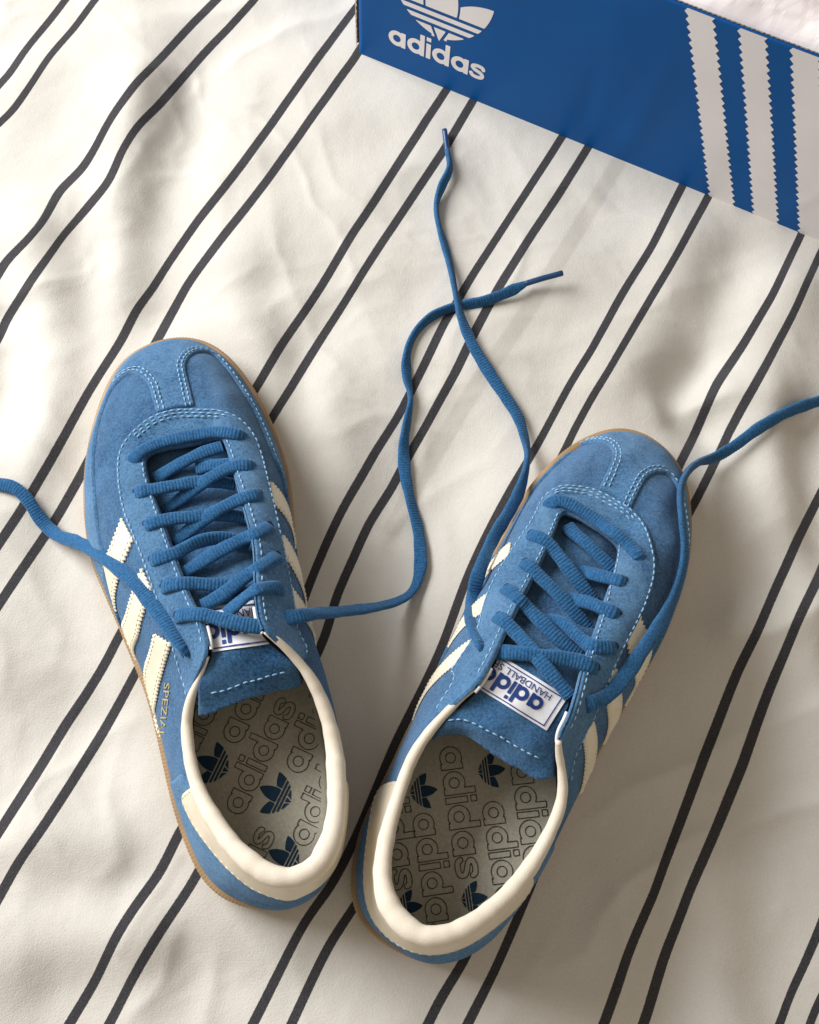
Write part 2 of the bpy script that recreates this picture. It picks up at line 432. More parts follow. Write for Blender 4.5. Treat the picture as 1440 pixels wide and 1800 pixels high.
def lace_mesh(P, tw=None, width=.0064, th=.0034, rib=.0015, up=None, taper=False):
    """oval ribbed cord along P (k,3); tw: twist in degrees at the given points"""
    P = np.asarray(P, float)
    tw = np.zeros(len(P)) if tw is None else np.radians(np.asarray(tw, float))
    Q = cat_rom(np.hstack([P, tw[:, None]]), 14); Q = resample(Q, .00040)
    n = len(Q); p = Q[:, :3]; k = 9
    pad = np.pad(p, ((k, k), (0, 0)), 'edge'); p = np.stack([np.convolve(pad[:, i], np.ones(2*k+1)/(2*k+1), 'valid') for i in range(3)], 1)
    T = np.gradient(p, axis=0); T /= np.linalg.norm(T, axis=1)[:, None]+1e-12
    U = np.tile(np.array([0, 0, 1.0]), (n, 1)) if up is None else np.stack([np.interp(np.linspace(0, 1, n), np.linspace(0, 1, len(up)), np.asarray(up)[:, i]) for i in range(3)], 1)
    U = U-T*np.einsum('ij,ij->i', U, T)[:, None]
    L = np.linalg.norm(U, axis=1)
    U /= L[:, None]+1e-9
    S = np.cross(T, U)
    ang = Q[:, 3]; U2 = U*np.cos(ang)[:, None]+S*np.sin(ang)[:, None]; S2 = S*np.cos(ang)[:, None]-U*np.sin(ang)[:, None]
    d = np.r_[0, np.cumsum(np.linalg.norm(np.diff(p, axis=0), axis=1))]
    m = 16; a = np.linspace(0, 2*math.pi, m, endpoint=False)
    ca, sa = np.cos(a), np.sin(a)
    cx = np.sign(ca)*np.abs(ca)**.75; cy = np.sign(sa)*np.abs(sa)**.85
    ph = d/rib*2*math.pi+.6*np.sin(d*130)
    ribf = 1-.24*(.5+.5*np.cos(ph))**2
    wv = width*(1+.05*np.sin(d*210+1)+.03*np.sin(d*533))
    if taper: wv = wv*(.52+.48*np.clip((d[-1]-d)/.007, 0, 1)); 
    V = p[:, None, :]+S2[:, None, :]*(cx[None, :, None]*wv[:, None, None]/2*(1-.03*(1-ribf[:, None, None])/.24))+U2[:, None, :]*(cy[None, :, None]*th/2*np.where(np.abs(ca)[None, :, None] > .93, 1.0, ribf[:, None, None]))
    V = V.reshape(-1, 3); Fc = []
    idx = np.arange(n*m).reshape(n, m); nx = np.roll(idx, -1, 1)
    q = np.stack([idx[:-1], nx[:-1], nx[1:], idx[1:]], -1).reshape(-1, 4)
    Fc = [tuple(r) for r in q]; Fc.append(tuple(idx[0][::-1])); Fc.append(tuple(idx[-1]))
    return V, Fc
def join(parts):
    V, Fc, o = [], [], 0
    for v, f in parts:
        V.append(np.asarray(v)); Fc += [tuple(int(i)+o for i in q) for q in f]; o += len(v)
    return np.vstack(V), Fc

# =================================================================== DUVET
STR = {  # dark woven stripes of the cover: (pair number, -1/+1) -> photo trace
 (0,-1): [(115,0),(80,45),(40,95),(15,132),(0,147)],
 (0, 1): [(167,0),(130,50),(85,102),(50,155),(20,197),(0,215)],
 (1,-1): [(380,0),(340,40),(280,105),(240,145),(200,200),(170,255),(145,295),(105,335),(75,390),(45,425),(10,460),(0,478)],
 (1, 1): [(447,0),(400,52),(345,110),(280,185),(240,225),(212,270),(190,320),(150,370),(110,415),(75,465),(35,525),(10,565),(0,590)],
 (2,-1): [(615,27),(560,100),(500,185),(450,255),(400,322),(350,385),(305,450),(270,505),(240,545),(215,595),(180,650),(157,687),(133,730),(100,790),(67,847),(37,897),(0,953)],
 (2, 1): [(622,105),(575,170),(525,240),(475,310),(425,375),(370,445),(330,500),(300,555),(280,592),(147,827),(123,870),(100,910),(67,960),(33,1010),(0,1060)],
 (3,-1): [(782,162),(750,210),(720,257),(670,335),(620,410),(570,495),(535,549),(492,611),(458,669),(207,1123),(187,1163),(165,1200),(115,1275),(70,1350),(25,1420),(0,1460)],
 (3, 1): [(827,185),(780,265),(750,310),(720,355),(660,445),(610,525),(565,595),(550,619),(517,673),(483,727),(233,1193),(180,1290),(130,1370),(75,1455),(30,1520),(0,1575)],
 (4,-1): [(985,245),(940,315),(885,400),(830,485),(780,570),(735,663),(700,732),(658,798),(617,869),(579,944),(546,1023),(312,1470),(280,1535),(240,1590),(205,1645),(170,1720),(125,1795)],
 (4, 1): [(1030,265),(980,345),(930,420),(880,500),(843,568),(804,648),(767,715),(725,790),(687,861),(650,919),(621,982),(592,1048),(571,1119),(345,1540),(300,1610),(265,1665),(225,1735),(195,1795)],
 (5,-1): [(1197,332),(1145,435),(1095,515),(1040,615),(1000,680),(950,773),(900,857),(850,952),(817,1027),(778,1134),(742,1212),(696,1304),(580,1560),(540,1615),(500,1690),(450,1790)],
 (5, 1): [(1240,355),(1185,455),(1135,540),(1085,625),(1040,700),(1010,755),(612,1610),(580,1660),(545,1730),(515,1795)],
 (6,-1): [(1405,420),(1360,515),(1310,600),(1260,675),(1223,760),(1203,800),(815,1690),(775,1755),(755,1795)],
 (6, 1): [(1440,450),(1390,560),(1345,645),(1295,735),(1283,757),(1247,833),(1227,873),(930,1565),(890,1660),(855,1735),(825,1795)],
 (7,-1): [(1440,873),(1400,953),(1367,1027),(1333,1107),(1300,1173),(1273,1240),(1240,1325),(1190,1460),(1150,1570),(1105,1675),(1065,1790)],
 (7, 1): [(1440,1013),(1400,1097),(1373,1163),(1343,1237),(1305,1345),(1260,1455),(1210,1570),(1170,1675),(1135,1790)],
 (8,-1): [(1440,1635),(1410,1705),(1375,1790)],
 (8, 1): [(1440,1760),(1425,1795)],
}
def stripe_field():
    X, Q = [], []
    for (k, sg), pts in STR.items():
        W = np.array([tuple(at(x, y)) for x, y in pts])[:, :2]
        for a, b in zip(W[:-1], W[1:]):
            L = np.linalg.norm(b-a)
            if L > .07: X += [a]; Q += [k+.108*sg]; continue
            n = max(1, int(L/.018))
            for j in range(n): X.append(a+(b-a)*j/n); Q.append(k+.108*sg)
        X.append(W[-1]); Q.append(k+.108*sg)
    X = np.array(X); Q = np.array(Q)
    n = len(X)
    def U(r2): return np.where(r2 > 1e-14, .5*r2*np.log(np.maximum(r2, 1e-14)), 0)
    r2 = ((X[:, None]-X[None])**2).sum(-1)
    K = U(r2)+np.eye(n)*3e-5
    Pm = np.hstack([np.ones((n, 1)), X]); Am = np.block([[K, Pm], [Pm.T, np.zeros((3, 3))]])
    sol = np.linalg.solve(Am, np.r_[Q, 0, 0, 0])
    def f(x, y):
        o = np.empty(len(x))
        for i in range(0, len(x), 20000):
            xs, ys = x[i:i+20000], y[i:i+20000]
            d = (xs[:, None]-X[None, :, 0])**2+(ys[:, None]-X[None, :, 1])**2
            o[i:i+20000] = U(d)@sol[:n]+sol[n]+sol[n+1]*xs+sol[n+2]*ys
        return o
    return f
# soft folds of the cover: photo trace, half width (m), height (m)
FOLDS = [
 ([(262,150),(232,280),(216,400),(213,500),(208,640)], .011, .0048), ([(300,160),(272,280),(264,400),(266,500),(272,590)], .014, -.0030),
 ([(90,250),(125,400),(162,520),(172,640)], .015, -.0036), ([(60,430),(85,560),(95,700),(90,790)], .016, .0050),
 ([(0,560),(10,640),(0,720)], .012, -.0060), ([(300,60),(270,110),(240,150)], .016, .003), ([(390,90),(350,180),(310,260)], .02, -.003),
 ([(430,470),(440,540),(430,600)], .014, .004), ([(470,520),(500,590),(520,700)], .010, -.003), ([(500,640),(560,760),(560,900)], .018, .004),
 ([(580,560),(520,680),(540,800)], .009, -.002),
 ([(1320,400),(1245,560),(1170,710)], .015, -.0050), ([(1250,420),(1180,560),(1110,690)], .018, .005), ([(1380,520),(1330,640),(1290,720)], .017, .005),
 ([(1240,640),(1190,720),(1230,745)], .009, -.004), ([(1160,725),(1210,715),(1260,690)], .008, .004),
 ([(1345,720),(1360,840),(1390,960),(1410,1060)], .013, .0058), ([(1290,740),(1312,880),(1345,1010)], .014, -.0050), ([(1270,880),(1300,960),(1290,1080)], .014, .0045),
 ([(1420,760),(1425,860),(1440,960)], .012, -.005), ([(1400,1120),(1425,1260),(1440,1400)], .016, .005), ([(1360,1260),(1390,1380),(1400,1480)], .015, -.004),
 ([(1330,1500),(1350,1620),(1345,1720)], .016, -.0065), ([(1270,1560),(1260,1680),(1265,1800)], .018, .0055), ([(1195,1660),(1180,1740),(1165,1810)], .012, -.006),
 ([(1400,1560),(1420,1640),(1440,1690)], .014, .004), ([(1100,1640),(1090,1800)], .02, .003), ([(1150,1180),(1120,1300),(1060,1420)], .02, .002),
 ([(120,1290),(180,1340),(190,1400)], .016, -.004), ([(60,1380),(130,1440),(200,1470)], .016, .004), ([(30,1560),(120,1545),(210,1560)], .013, -.0050), ([(60,1500),(150,1495)], .012, .003),
 ([(20,1640),(120,1660),(220,1650)], .015, .0045), ([(110,1720),(220,1700),(330,1660)], .013, -.004), ([(300,1655),(400,1640),(480,1660)], .016, .0045),
 ([(340,1710),(460,1720),(560,1690)], .015, -.003), ([(20,1260),(30,1340),(15,1400)], .015, -.0035), ([(700,1000),(740,900),(760,840)], .02, -.0025), ([(840,620),(900,560),(950,470)], .02, .003),
 ([(20,880),(60,1000),(90,1120)], .02, .003), ([(130,1020),(150,1080)], .014, -.003), ([(650,1720),(700,1780)], .02, .003), ([(600,1640),(650,1700)], .012, -.002), ([(905,1700),(930,1780)], .02, .003),
 ([(330,20),(320,60)], .02, -.003),([(30,180),(100,250),(110,330)], .02, .003),
]
SOLES = []     # filled below: outlines that press into the cover
def seg_d2(x, y, poly):
    d = np.full(x.shape, 1e9)
    for (ax, ay), (bx, by) in zip(poly[:-1], poly[1:]):
        dx, dy = bx-ax, by-ay; t = np.clip(((x-ax)*dx+(y-ay)*dy)/(dx*dx+dy*dy+1e-12), 0, 1)
        d = np.minimum(d, (x-ax-t*dx)**2+(y-ay-t*dy)**2)
    return d
FW = [(np.array([tuple(at(*p))[:2] for p in pts]), sg, h) for pts, sg, h in FOLDS]
def vnoise(x, y, sc, seed):
    g = np.random.default_rng(seed); n = 64; tab = g.uniform(-1, 1, (n, n))
    fx, fy = x/sc+200, y/sc+200; i, j = np.floor(fx).astype(int), np.floor(fy).astype(int); a, b = fx-i, fy-j
    a = a*a*a*(a*(a*6-15)+10); b = b*b*b*(b*(b*6-15)+10)
    def T(p, q): return tab[p % n, q % n]
    return T(i, j)*(1-a)*(1-b)+T(i+1, j)*a*(1-b)+T(i, j+1)*(1-a)*b+T(i+1, j+1)*a*b
def crumple(x, y):
    wx = x+.018*vnoise(x, y, .07, 1)+.006*vnoise(x, y, .025, 2); wy = y+.018*vnoise(x, y, .07, 3)+.006*vnoise(x, y, .025, 4)
    z = np.zeros(x.shape)
    for k, (ang, sc, st, am) in enumerate(((.5, .045, 2.6, .0030), (1.2, .034, 2.2, .0022), (2.0, .028, 2.4, .0015), (2.7, .020, 2.0, .0009), (.1, .015, 2.0, .0006))):
        c, s_ = math.cos(ang), math.sin(ang); u, v = wx*c+wy*s_, (-wx*s_+wy*c)
        n = vnoise(u/st, v, sc, 10+k); msk = np.clip(.5+1.1*vnoise(x, y, .11, 30+k), 0, 1)
        z += .85*am*msk*((1-np.sqrt(n*n+.0022))**2-.4)
    return z
def height_free(x, y):
    z = np.zeros(x.shape)
    for W, sg, h in FW:
        z += 1.95*h*np.exp(-.5*seg_d2(x, y, cat_rom(W, 3))/(1.15*sg)**2)
    z += .0016*np.sin(x*31+y*14+.4)*np.sin(y*27-x*9+1.1)+.0008*np.sin(x*77-y*41)*np.sin(y*63+x*29+2)
    z += crumple(x, y)
    return z
def duvet_z(x, y):
    x = np.asarray(x, float); y = np.asarray(y, float)
    z = height_free(x, y)
    press = np.ones(x.shape); sink = np.zeros(x.shape)
    for poly, lift in SOLES:
        d = np.sqrt(seg_d2(x, y, np.vstack([poly, poly[:1]]))); ins = in_poly(x, y, poly)
        d = np.where(ins, 0, d)
        k = np.clip(d/.035, 0, 1); k = k*k*(3-2*k)
        press *= k; sink += lift*np.exp(-(d/.02)**2)
    return z*press+sink

# =================================================================== SHOE DATA
# keys: rim pixel, opening-edge pixel, opening-edge height. Heel -> image left -> toe -> image right.
LKEYS = [(478,1602,501,1543,.080),(415,1592,436,1513,.078),(357,1554,395,1468,.074),(321,1475,360,1412,.069),(299,1406,343,1365,.066),(281,1323,330,1294,.064),
 (259,1229,335,1229,.070),(236,1172,351,1190,.077),(215,1120,367,1146,.086),(196,1075,357,1092,.084),(177,1030,335,1049,.080),(158,985,318,1005,.076),(149,930,301,959,.072),
 (145,870,282,905,.067),(149,805,262,850,.061),(163,740,255,815,.057),(189,667,259,799,.055),(232,615,280,790,.054),(304,589,321,782,.054),(372,600,360,775,.054),
 (425,648,387,770,.055),(467,716,398,785,.057),(494,780,410,825,.061),(511,840,421,865,.066),(517,920,436,917,.072),(524,1000,447,965,.077),(536,1075,450,1053,.084),
 (546,1122,465,1112,.088),(556,1170,519,1157,.079),(567,1225,555,1210,.072),(579,1295,579,1273,.067),(592,1370,590,1340,.066),(598,1440,590,1420,.071),(590,1515,577,1490,.076),(562,1567,550,1530,.079),(522,1594,525,1542,.080)]
RKEYS = [(745,1692,764,1646,.080),(690,1670,717,1634,.080),(640,1632,686,1598,.078),(617,1580,672,1552,.075),(619,1515,675,1499,.071),(634,1452,687,1449,.067),(661,1396,703,1396,.065),
 (689,1338,719,1347,.066),(716,1283,746,1299,.071),(738,1235,783,1255,.077),(760,1190,836,1209,.086),(785,1140,868,1157,.084),(808,1092,889,1112,.080),(832,1040,911,1067,.075),(858,985,930,1030,.070),
 (885,930,952,985,.064),(912,880,975,932,.058),(950,830,988,902,.055),(1000,783,1009,906,.054),(1069,750,1039,923,.054),(1130,757,1065,940,.055),(1180,793,1087,959,.057),(1208,840,1085,985,.061),
 (1217,900,1076,1019,.066),(1217,960,1065,1052,.071),(1206,1020,1052,1094,.076),(1184,1085,1037,1135,.081),(1154,1150,1024,1176,.085),(1124,1200,1012,1221,.087),(1096,1250,999,1262,.088),(1072,1292,984,1296,.086),
 (1048,1335,986,1350,.076),(1022,1385,989,1393,.070),(994,1440,981,1428,.067),(965,1500,965,1469,.066),(934,1556,937,1517,.068),(900,1605,902,1563,.073),(857,1654,866,1596,.077),(803,1687,817,1630,.080)]
# profile: key, rise of first control, bulge, pull of second control towards the rim, drop of second control, bulge of second
LPROF = [(0,.35,.0030,.05,.35,.0015,.0012),(1.2,.35,.0015,.05,.35,.0015,.0036),(3,.36,.0015,.06,.34,.0015,.0040),(5,.40,.002,.1,.30,.002,.0032),(8,.5,.001,.25,.20,.002,.0030),(11,.55,.000,.38,.12,.001,.0030),(14,.62,-.003,.44,.06,.000,.0032),(16,.60,-.008,.44,.02,.000,.0034),(18,.56,-.011,.44,.00,.000,.0034),(20,.60,-.009,.44,.02,.000,.0036),(22,.64,-.004,.44,.05,.000,.0036),(23.2,.62,.000,.42,.08,.002,.0032),(24.6,.58,.009,.34,.12,.006,.0030),(26.5,.52,.012,.22,.2,.008,.0030),(28.5,.48,.011,.1,.3,.007,.0030),(32,.42,.006,.05,.35,.005,.0030),(34,.38,.004,.05,.35,.003,.0014)]
RPROF = [(0,.35,.0030,.05,.35,.0015,.0010),(1.5,.35,.0015,.05,.35,.0015,.0034),(3,.36,.0015,.06,.34,.0015,.0038),(5,.40,.002,.08,.30,.002,.0024),(9,.5,.002,.22,.22,.003,.0012),(13,.58,.000,.36,.13,.001,.0016),(16,.62,-.005,.44,.05,.000,.0030),(19,.56,-.011,.44,.00,.000,.0034),(22,.62,-.008,.46,.03,.000,.0034),(24,.66,-.003,.46,.06,.000,.0034),(27,.62,.003,.34,.13,.002,.0034),(31,.5,.005,.15,.3,.003,.0034),(35,.40,.004,.05,.35,.003,.0024),(37.4,.38,.004,.05,.35,.002,.0010)]
ZR = .020

def vec(a): return np.array(a, float)

def build_shoe(side):
    Lf = side == 'L'
    keys, prof = (LKEYS, LPROF) if Lf else (RKEYS, RPROF)
    cpx = (350, 1100) if Lf else (900, 1230)
    base = at(*cpx, 0)
    lab = ("blue suede sneaker with cream stripes at left, toe pointing up, gold lettering on its side" if Lf else
           "blue suede sneaker with cream stripes at right, lying lower, toe pointing up and right")
    root = thing('sneaker', base, lab, 'sneaker', 'pair of blue suede sneakers on the duvet')
    sh = Shell(keys, prof, ZR, tuple(at(*cpx, ZR)))
    N = sh.N
    # ---------- upper
    ns, nt = N*14, 60
    S, T = np.meshgrid(np.arange(ns)/14.0, np.linspace(0, 1, nt+1), indexing='ij')
    V = sh.eval(S, T).reshape(-1, 3)
    Fc = []
    for i in range(ns):
        k = (i+1) % ns
        for j in range(nt):
            f = (i*(nt+1)+j, k*(nt+1)+j, k*(nt+1)+j+1, i*(nt+1)+j+1); Fc.append(f if sh.sgn > 0 else f[::-1])
    new_obj('upper', V, Fc, M['suede'], root)
    # ---------- sole
    rim = resample(np.vstack([sh.rim, sh.rim[:1]]), .0004)[:-1]
    n = len(rim); cen = rim.mean(0)
    tan = np.roll(rim, -1, 0)-np.roll(rim, 1, 0); tan[:, 2] = 0; tan /= np.linalg.norm(tan, axis=1)[:, None]
    o = np.stack([-tan[:, 1], tan[:, 0], 0*tan[:, 0]], 1)
    if np.einsum('ij,ij->i', o, rim-cen).mean() < 0: o = -o
    ridge = .00013*np.sin(np.arange(n)*2*math.pi/4.3)
    rings = [(-.012, -.0005+.0), (-.0030, -.0005), (-.0012, .0010), (-.0008, .0050), (-.0002, .0100), (0, .0165), (0, .0190), (-.0006, .0200), (-.0030, .0203), (-.0060, .0190), (-.012, .0170)]
    V = []; 
    for q, (oo, z) in enumerate(rings):
        p = rim+o*(oo+(ridge[:, None] if 3 <= q <= 7 else 0)); p[:, 2] = z; V.append(p)
    nr = len(rings); V = np.vstack(V); Fc = []
    for q in range(nr-1):
        for i in range(n):
            k = (i+1) % n; Fc.append((q*n+i, q*n+k, (q+1)*n+k, (q+1)*n+i))
    Fc.append(tuple(range(n))[::-1])
    new_obj('sole', V, Fc, M['gum'], root)
    SOLES.append((rim[::18, :2].copy(), .0045))
    # ---------- insole and lining
    zi = .031
    sI = np.arange(N*4)/4.0
    outq = sh.out[(sI*sh.n).astype(int)]
    tt = np.linspace(0, 1, 60); ins = []
    for q_ in sI:
        Pq = sh.eval(np.full(60, q_), tt); k_ = int(np.argmax(Pq[:, 2] > zi)); ins.append(Pq[k_])
    ins = np.array(ins)-outq*.0034; ins[:, 2] = zi
    ins = smooth_closed(ins, 3)
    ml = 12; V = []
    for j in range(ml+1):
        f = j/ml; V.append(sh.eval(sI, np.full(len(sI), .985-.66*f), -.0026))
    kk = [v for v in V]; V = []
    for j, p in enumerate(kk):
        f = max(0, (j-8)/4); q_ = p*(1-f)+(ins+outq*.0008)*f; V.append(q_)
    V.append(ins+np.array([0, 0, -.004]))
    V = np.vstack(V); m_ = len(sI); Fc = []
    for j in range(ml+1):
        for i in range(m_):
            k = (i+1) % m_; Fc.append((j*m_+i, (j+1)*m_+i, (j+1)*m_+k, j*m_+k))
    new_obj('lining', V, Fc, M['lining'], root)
    # cut edge of the eyestay, facing the throat
    ea, eb = (8.2, 26.9) if Lf else (10.1, 30.0)
    se_ = np.linspace(ea, eb, 260); te = sh.eval(se_, np.ones(260)); ti = sh.eval(se_, np.full(260, .97), 0); dirn = te-ti; dirn[:, 2] *= .3; dirn /= np.linalg.norm(dirn, axis=1)[:, None]
    V = np.vstack([te+np.array([0, 0, .0010]), te+dirn*.0007+np.array([0, 0, .0006]), te+dirn*.0009-np.array([0, 0, .0022]), te-dirn*.0004-np.array([0, 0, .0026])]); Fc = []
    for q_ in range(3):
        for i in range(259): Fc.append((q_*260+i, q_*260+i+1, (q_+1)*260+i+1, (q_+1)*260+i))
    new_obj('eyestay_edge', V, Fc, M['suede_edge'], root)
    # insole: filled disc with slightly raised rim
    c = ins.mean(0); V = []; rr = (1.0, .985, .95, .88, .7, .45, .2)
    for r_ in rr:
        p = c+(ins-c)*r_; p[:, 2] = zi+.0012*max(0, (r_-.85)/.15)**2*(r_ < .99); V.append(p)
    V = np.vstack(V); Fc = []
    for j in range(len(rr)-1):
        for i in range(m_):
            k = (i+1) % m_; Fc.append((j*m_+i, j*m_+k, (j+1)*m_+k, (j+1)*m_+i))
    Fc.append(tuple((len(rr)-1)*m_+i for i in range(m_)))
    insole = new_obj('insole', V, Fc, M['insole'], root)
    # print on the insole
    R_ = R2 if Lf else R4
    poly = (c+(ins-c)*.965)[:, :2]
    if Lf:
        e = vec((.44, -.898)); xh = 109; words = [(770,1080),(1062,880),(1090,1235),(755,735),(666,1708),(480,905),(1330,1130)]; tre = [(668,905),(972,1052),(1012,1362)]; th = 108
    else:
        e = vec((.14, .99)); xh = 110; words = [(572,600),(440,930),(785,870),(925,670),(246,659)]; tre = [(420,768),(756,664),(672,1300),(350,1345)]; th = 88
    up2 = vec((e[1], -e[0]))
    lo, hi = ins.min(0), ins.max(0); h = .00028
    ym = at(*R_([(800, 480)])[0], zi).y+.02
    gx = np.arange(lo[0], hi[0], h); gy = np.arange(lo[1], min(hi[1], ym), h)
    X, Y = np.meshgrid(gx, gy, indexing='ij')
    pin = in_poly(X, Y, poly)
    def local(o_, ax, scale):
        o3 = vec(at(*R_([tuple(o_)])[0], zi)); ex = vec(at(*R_([tuple(vec(o_)+ax*scale)])[0], zi))-o3
        ex = ex[:2]; s_ = np.linalg.norm(ex); ex = ex/s_; ey = vec((-ex[1], ex[0]))
        dx, dy = X-o3[0], Y-o3[1]
        return (dx*ex[0]+dy*ex[1])/s_, (dx*ey[0]+dy*ey[1])/s_
    D = np.full(X.shape, 9.0)
    for wp in words:
        o_ = vec(wp)-e*.5*xh-up2*.5*xh
        lx, ly = local(o_, e, xh); D = np.minimum(D, np.abs(d_word('adidas', lx, ly, .27))-.019)
    D2 = np.full(X.shape, 9.0)
    for wp in tre:
        lx, ly = local(vec(wp), e, th); D2 = np.minimum(D2, d_trefoil(lx, ly-.0))
    for nm, dd, mm in (('insole_lettering', D, 'print_dark'), ('insole_emblem', D2, 'print_navy')):
        gv, Fc = fill_grid(np.where(pin, -dd, -abs(dd)-1e-3))
        if len(gv):
            V = np.stack([np.interp(gv[:, 0], np.arange(len(gx)), gx), np.interp(gv[:, 1], np.arange(len(gy)), gy), np.full(len(gv), zi+.0004)], 1)
            rr_ = np.linalg.norm((V-c)[:, :2], axis=1)
            new_obj(nm, V, Fc, M[mm], insole, kind='stuff')
    # ---------- overlays
    if Lf:
        lw = R1([(180,1140),(160,1050),(145,900),(135,760),(140,620),(160,500),(200,380),(260,290),(320,255),(370,270),(410,320),(430,390),(450,455)])
        rw = R1([(640,415),(615,310),(595,220),(620,165),(680,145),(740,165),(800,230),(870,330),(930,430),(980,540),(1040,690),(1085,800)])
    else:
        lw = R3([(330,740),(400,620),(480,500),(560,380),(640,262),(720,190),(800,145),(880,130),(930,145),(952,190),(930,255),(885,350)])
        rw = R3([(1035,445),(1070,370),(1110,300),(1160,275),(1210,285),(1245,330),(1270,420),(1290,560),(1283,700),(1250,860)])
    lws = sh.hits(lw); rws = sh.hits(rw)
    sl, sr = lws[0][0], rws[-1][0]
    lwd = [tuple(q) for q in cat_rom(lws, 6)]; rwd = [tuple(q) for q in cat_rom(rws, 6)]
    endR = [(sr+.9, .16), (sr+2.6, .10), (sr+3.2, 0.0)]
    endL = [(sl-3.2, 0.0), (sl-2.6, .10), (sl-.9, max(.12, lws[0][1]*.8))]
    poly = lwd+rwd+endR+[(sr+3.2-(sr-sl+6.4)*k/40, 0.0) for k in range(1, 40)]+endL
    sh.overlay('toe_overlay', poly, .0013, .0008, M['suede_edge'], root, step=.0008)
    # eyestay
    if Lf:
        eo = R2([(530,565),(500,470),(468,350),(425,240),(395,140)])+R1([(478,1480),(425,1320),(372,1180),(322,1060),(283,960),(258,850),(250,740),(262,640),(300,580),(350,525),(440,462),(520,435),(600,428),(700,432),(800,455),(880,495),(940,570),(975,660),(1000,760),(1025,860),(1050,970),(1072,1080),(1098,1200),(1120,1320),(1140,1430)])+R2([(1060,260),(1100,330),(1100,378)])
        sa, sb = 6.1, 28.2
    else:
        eo = R4([(510,362),(560,280),(600,200)])+R3([(190,1220),(265,1110),(325,1010),(350,900),(390,800),(450,690),(530,570),(590,475),(620,405),(670,360),(740,335),(830,338),(950,385),(1060,465),(1120,545),(1143,640),(1145,760),(1100,900),(1045,1010),(985,1120),(935,1230),(890,1330),(840,1450),(790,1560)])+R4([(1190,560),(1165,650),(1158,715)])
        sa, sb = 8.9, 31.3
    es = sh.hits(eo); esd = [tuple(q) for q in smooth_open(cat_rom(es, 6), 3)]
    top = [(sb+(sa-sb)*k/60, 1.0) for k in range(0, 61)]
    sh.overlay('eyestay', esd+top, .0014, .0008, M['suede_edge'], root, step=.0008)
    # heel counter + heel tab
    if Lf:
        tabp = R2([(545,1008),(512,1030),(500,1062),(520,1120),(560,1200),(640,1310),(760,1440),(850,1510),(960,1552),(1060,1555)])
        tabp = [(470+(x-470)*.972, 1330+(y-1330)*.968) for x, y in tabp]
        tb = sh.hits(tabp, True); tail = [(-1.0, tb[-1][1]+.02), (-2.0, tb[-1][1]+.06), (-3.0, .52), (-4.0, .58), (-4.55, .66), (-4.65, .80), (-4.65, 1.0)]
        hc0, hc1 = 4.4, -5.0
    else:
        tabp = R4([(300,712),(240,732),(203,785),(172,900),(152,1050),(142,1250),(162,1360),(220,1460),(320,1540),(430,1578),(520,1578),(620,1550),(740,1480),(850,1392),(940,1295),(982,1220),(978,1190)])
        tabp = [(810+(x-810)*.965, 1420+(y-1420)*.965) for x, y in tabp]
        tb = sh.hits(tabp, True); tail = []
        hc0, hc1 = 6.2, -5.2
    s0 = tb[0][0]
    se = tail[-1][0] if tail else tb[-1][0]
    hcp = [(hc0, 0.0), (hc0-.15, .35), (hc0-.1, .60), (hc0-.45, .82)]+[(hc0-.45+(hc1+.45-hc0+.45)*k/30, .84) for k in range(1, 30)]+[(hc1+.45, .82), (hc1+.1, .60), (hc1+.15, .35), (hc1, 0)]+[(hc1+(hc0-hc1)*k/30, 0.0) for k in range(1, 30)]
    sh.overlay('heel_counter', hcp, .0007, .0008, M['suede_edge'], root, step=.0010)
    tbd = [tuple(q) for q in smooth_open(cat_rom(tb+tail, 5), 2)]
    tp = [(se, 1.0)]+[(se+(s0-se)*k/40, 1.0) for k in range(1, 41)]
    sh.overlay('heel_tab', tbd+tp, .0011, .0009, M['cream'], root, step=.0006, base=.0008, puff=.0004)
    # ---------- stripes: front-top, rear-top, front-bottom, rear-bottom (pixel, or ('st', s, t))
    if Lf:
        ST = [(R1([(275,978),(240,1072),(205,1160),(180,1265),(200,1390)]), R1([(335,1090),(303,1168),(272,1245),(248,1330),(238,1480)])),
              (R1([(378,1232),(345,1310),(312,1418)])+R2([(225,185),(212,250),(228,320)]), R1([(432,1345),(405,1410),(376,1500)])+R2([(287,280),(270,350),(262,400)])),
              (R2([(368,258),(342,360),(322,455),(314,520),(330,600)]), R2([(448,308),(422,400),(398,490),(378,590),(374,680),(378,770)])),
              (R1([(1015,795)])+[('st', 24.3, .03)], R1([(1025,905)])+[('st', 24.95, .03)]),
              (R1([(1072,1058)])+[('st', 25.8, .03)], R1([(1082,1165)])+[('st', 26.45, .03)]),
              (R1([(1118,1322)])+[('st', 27.2, .03)], R1([(1135,1445)])+[('st', 27.9, .03)])]
    else:
        ST = [(R3([(480,598)])+[('st', 13.6, .03)], R3([(470,660)])+[('st', 12.7, .03)]),
              (R3([(395,825)])+[('st', 11.6, .03)], R3([(385,905)])+[('st', 10.7, .03)]),
              (R3([(292,1055)])+[('st', 9.4, .03)], R3([(270,1130)])+[('st', 8.3, .03)]),
              (R3([(1070,925),(1100,1000),(1122,1130),(1118,1240)]), R3([(1008,1020),(1022,1100),(1042,1200),(1048,1300),(1040,1385)])),
              (R3([(962,1170),(974,1250),(988,1340),(980,1440)]), R3([(912,1265),(920,1360),(926,1470),(915,1560)])),
              (R4([(1272,405),(1290,500),(1285,580),(1268,650)]), R4([(1222,505),(1234,600),(1225,700),(1200,790)]))]
    def stv(q): return vec(q[1:]) if q[0] == 'st' else vec(sh.hit(*q))
    tooth = .0022; amp = .0006
    stl = []
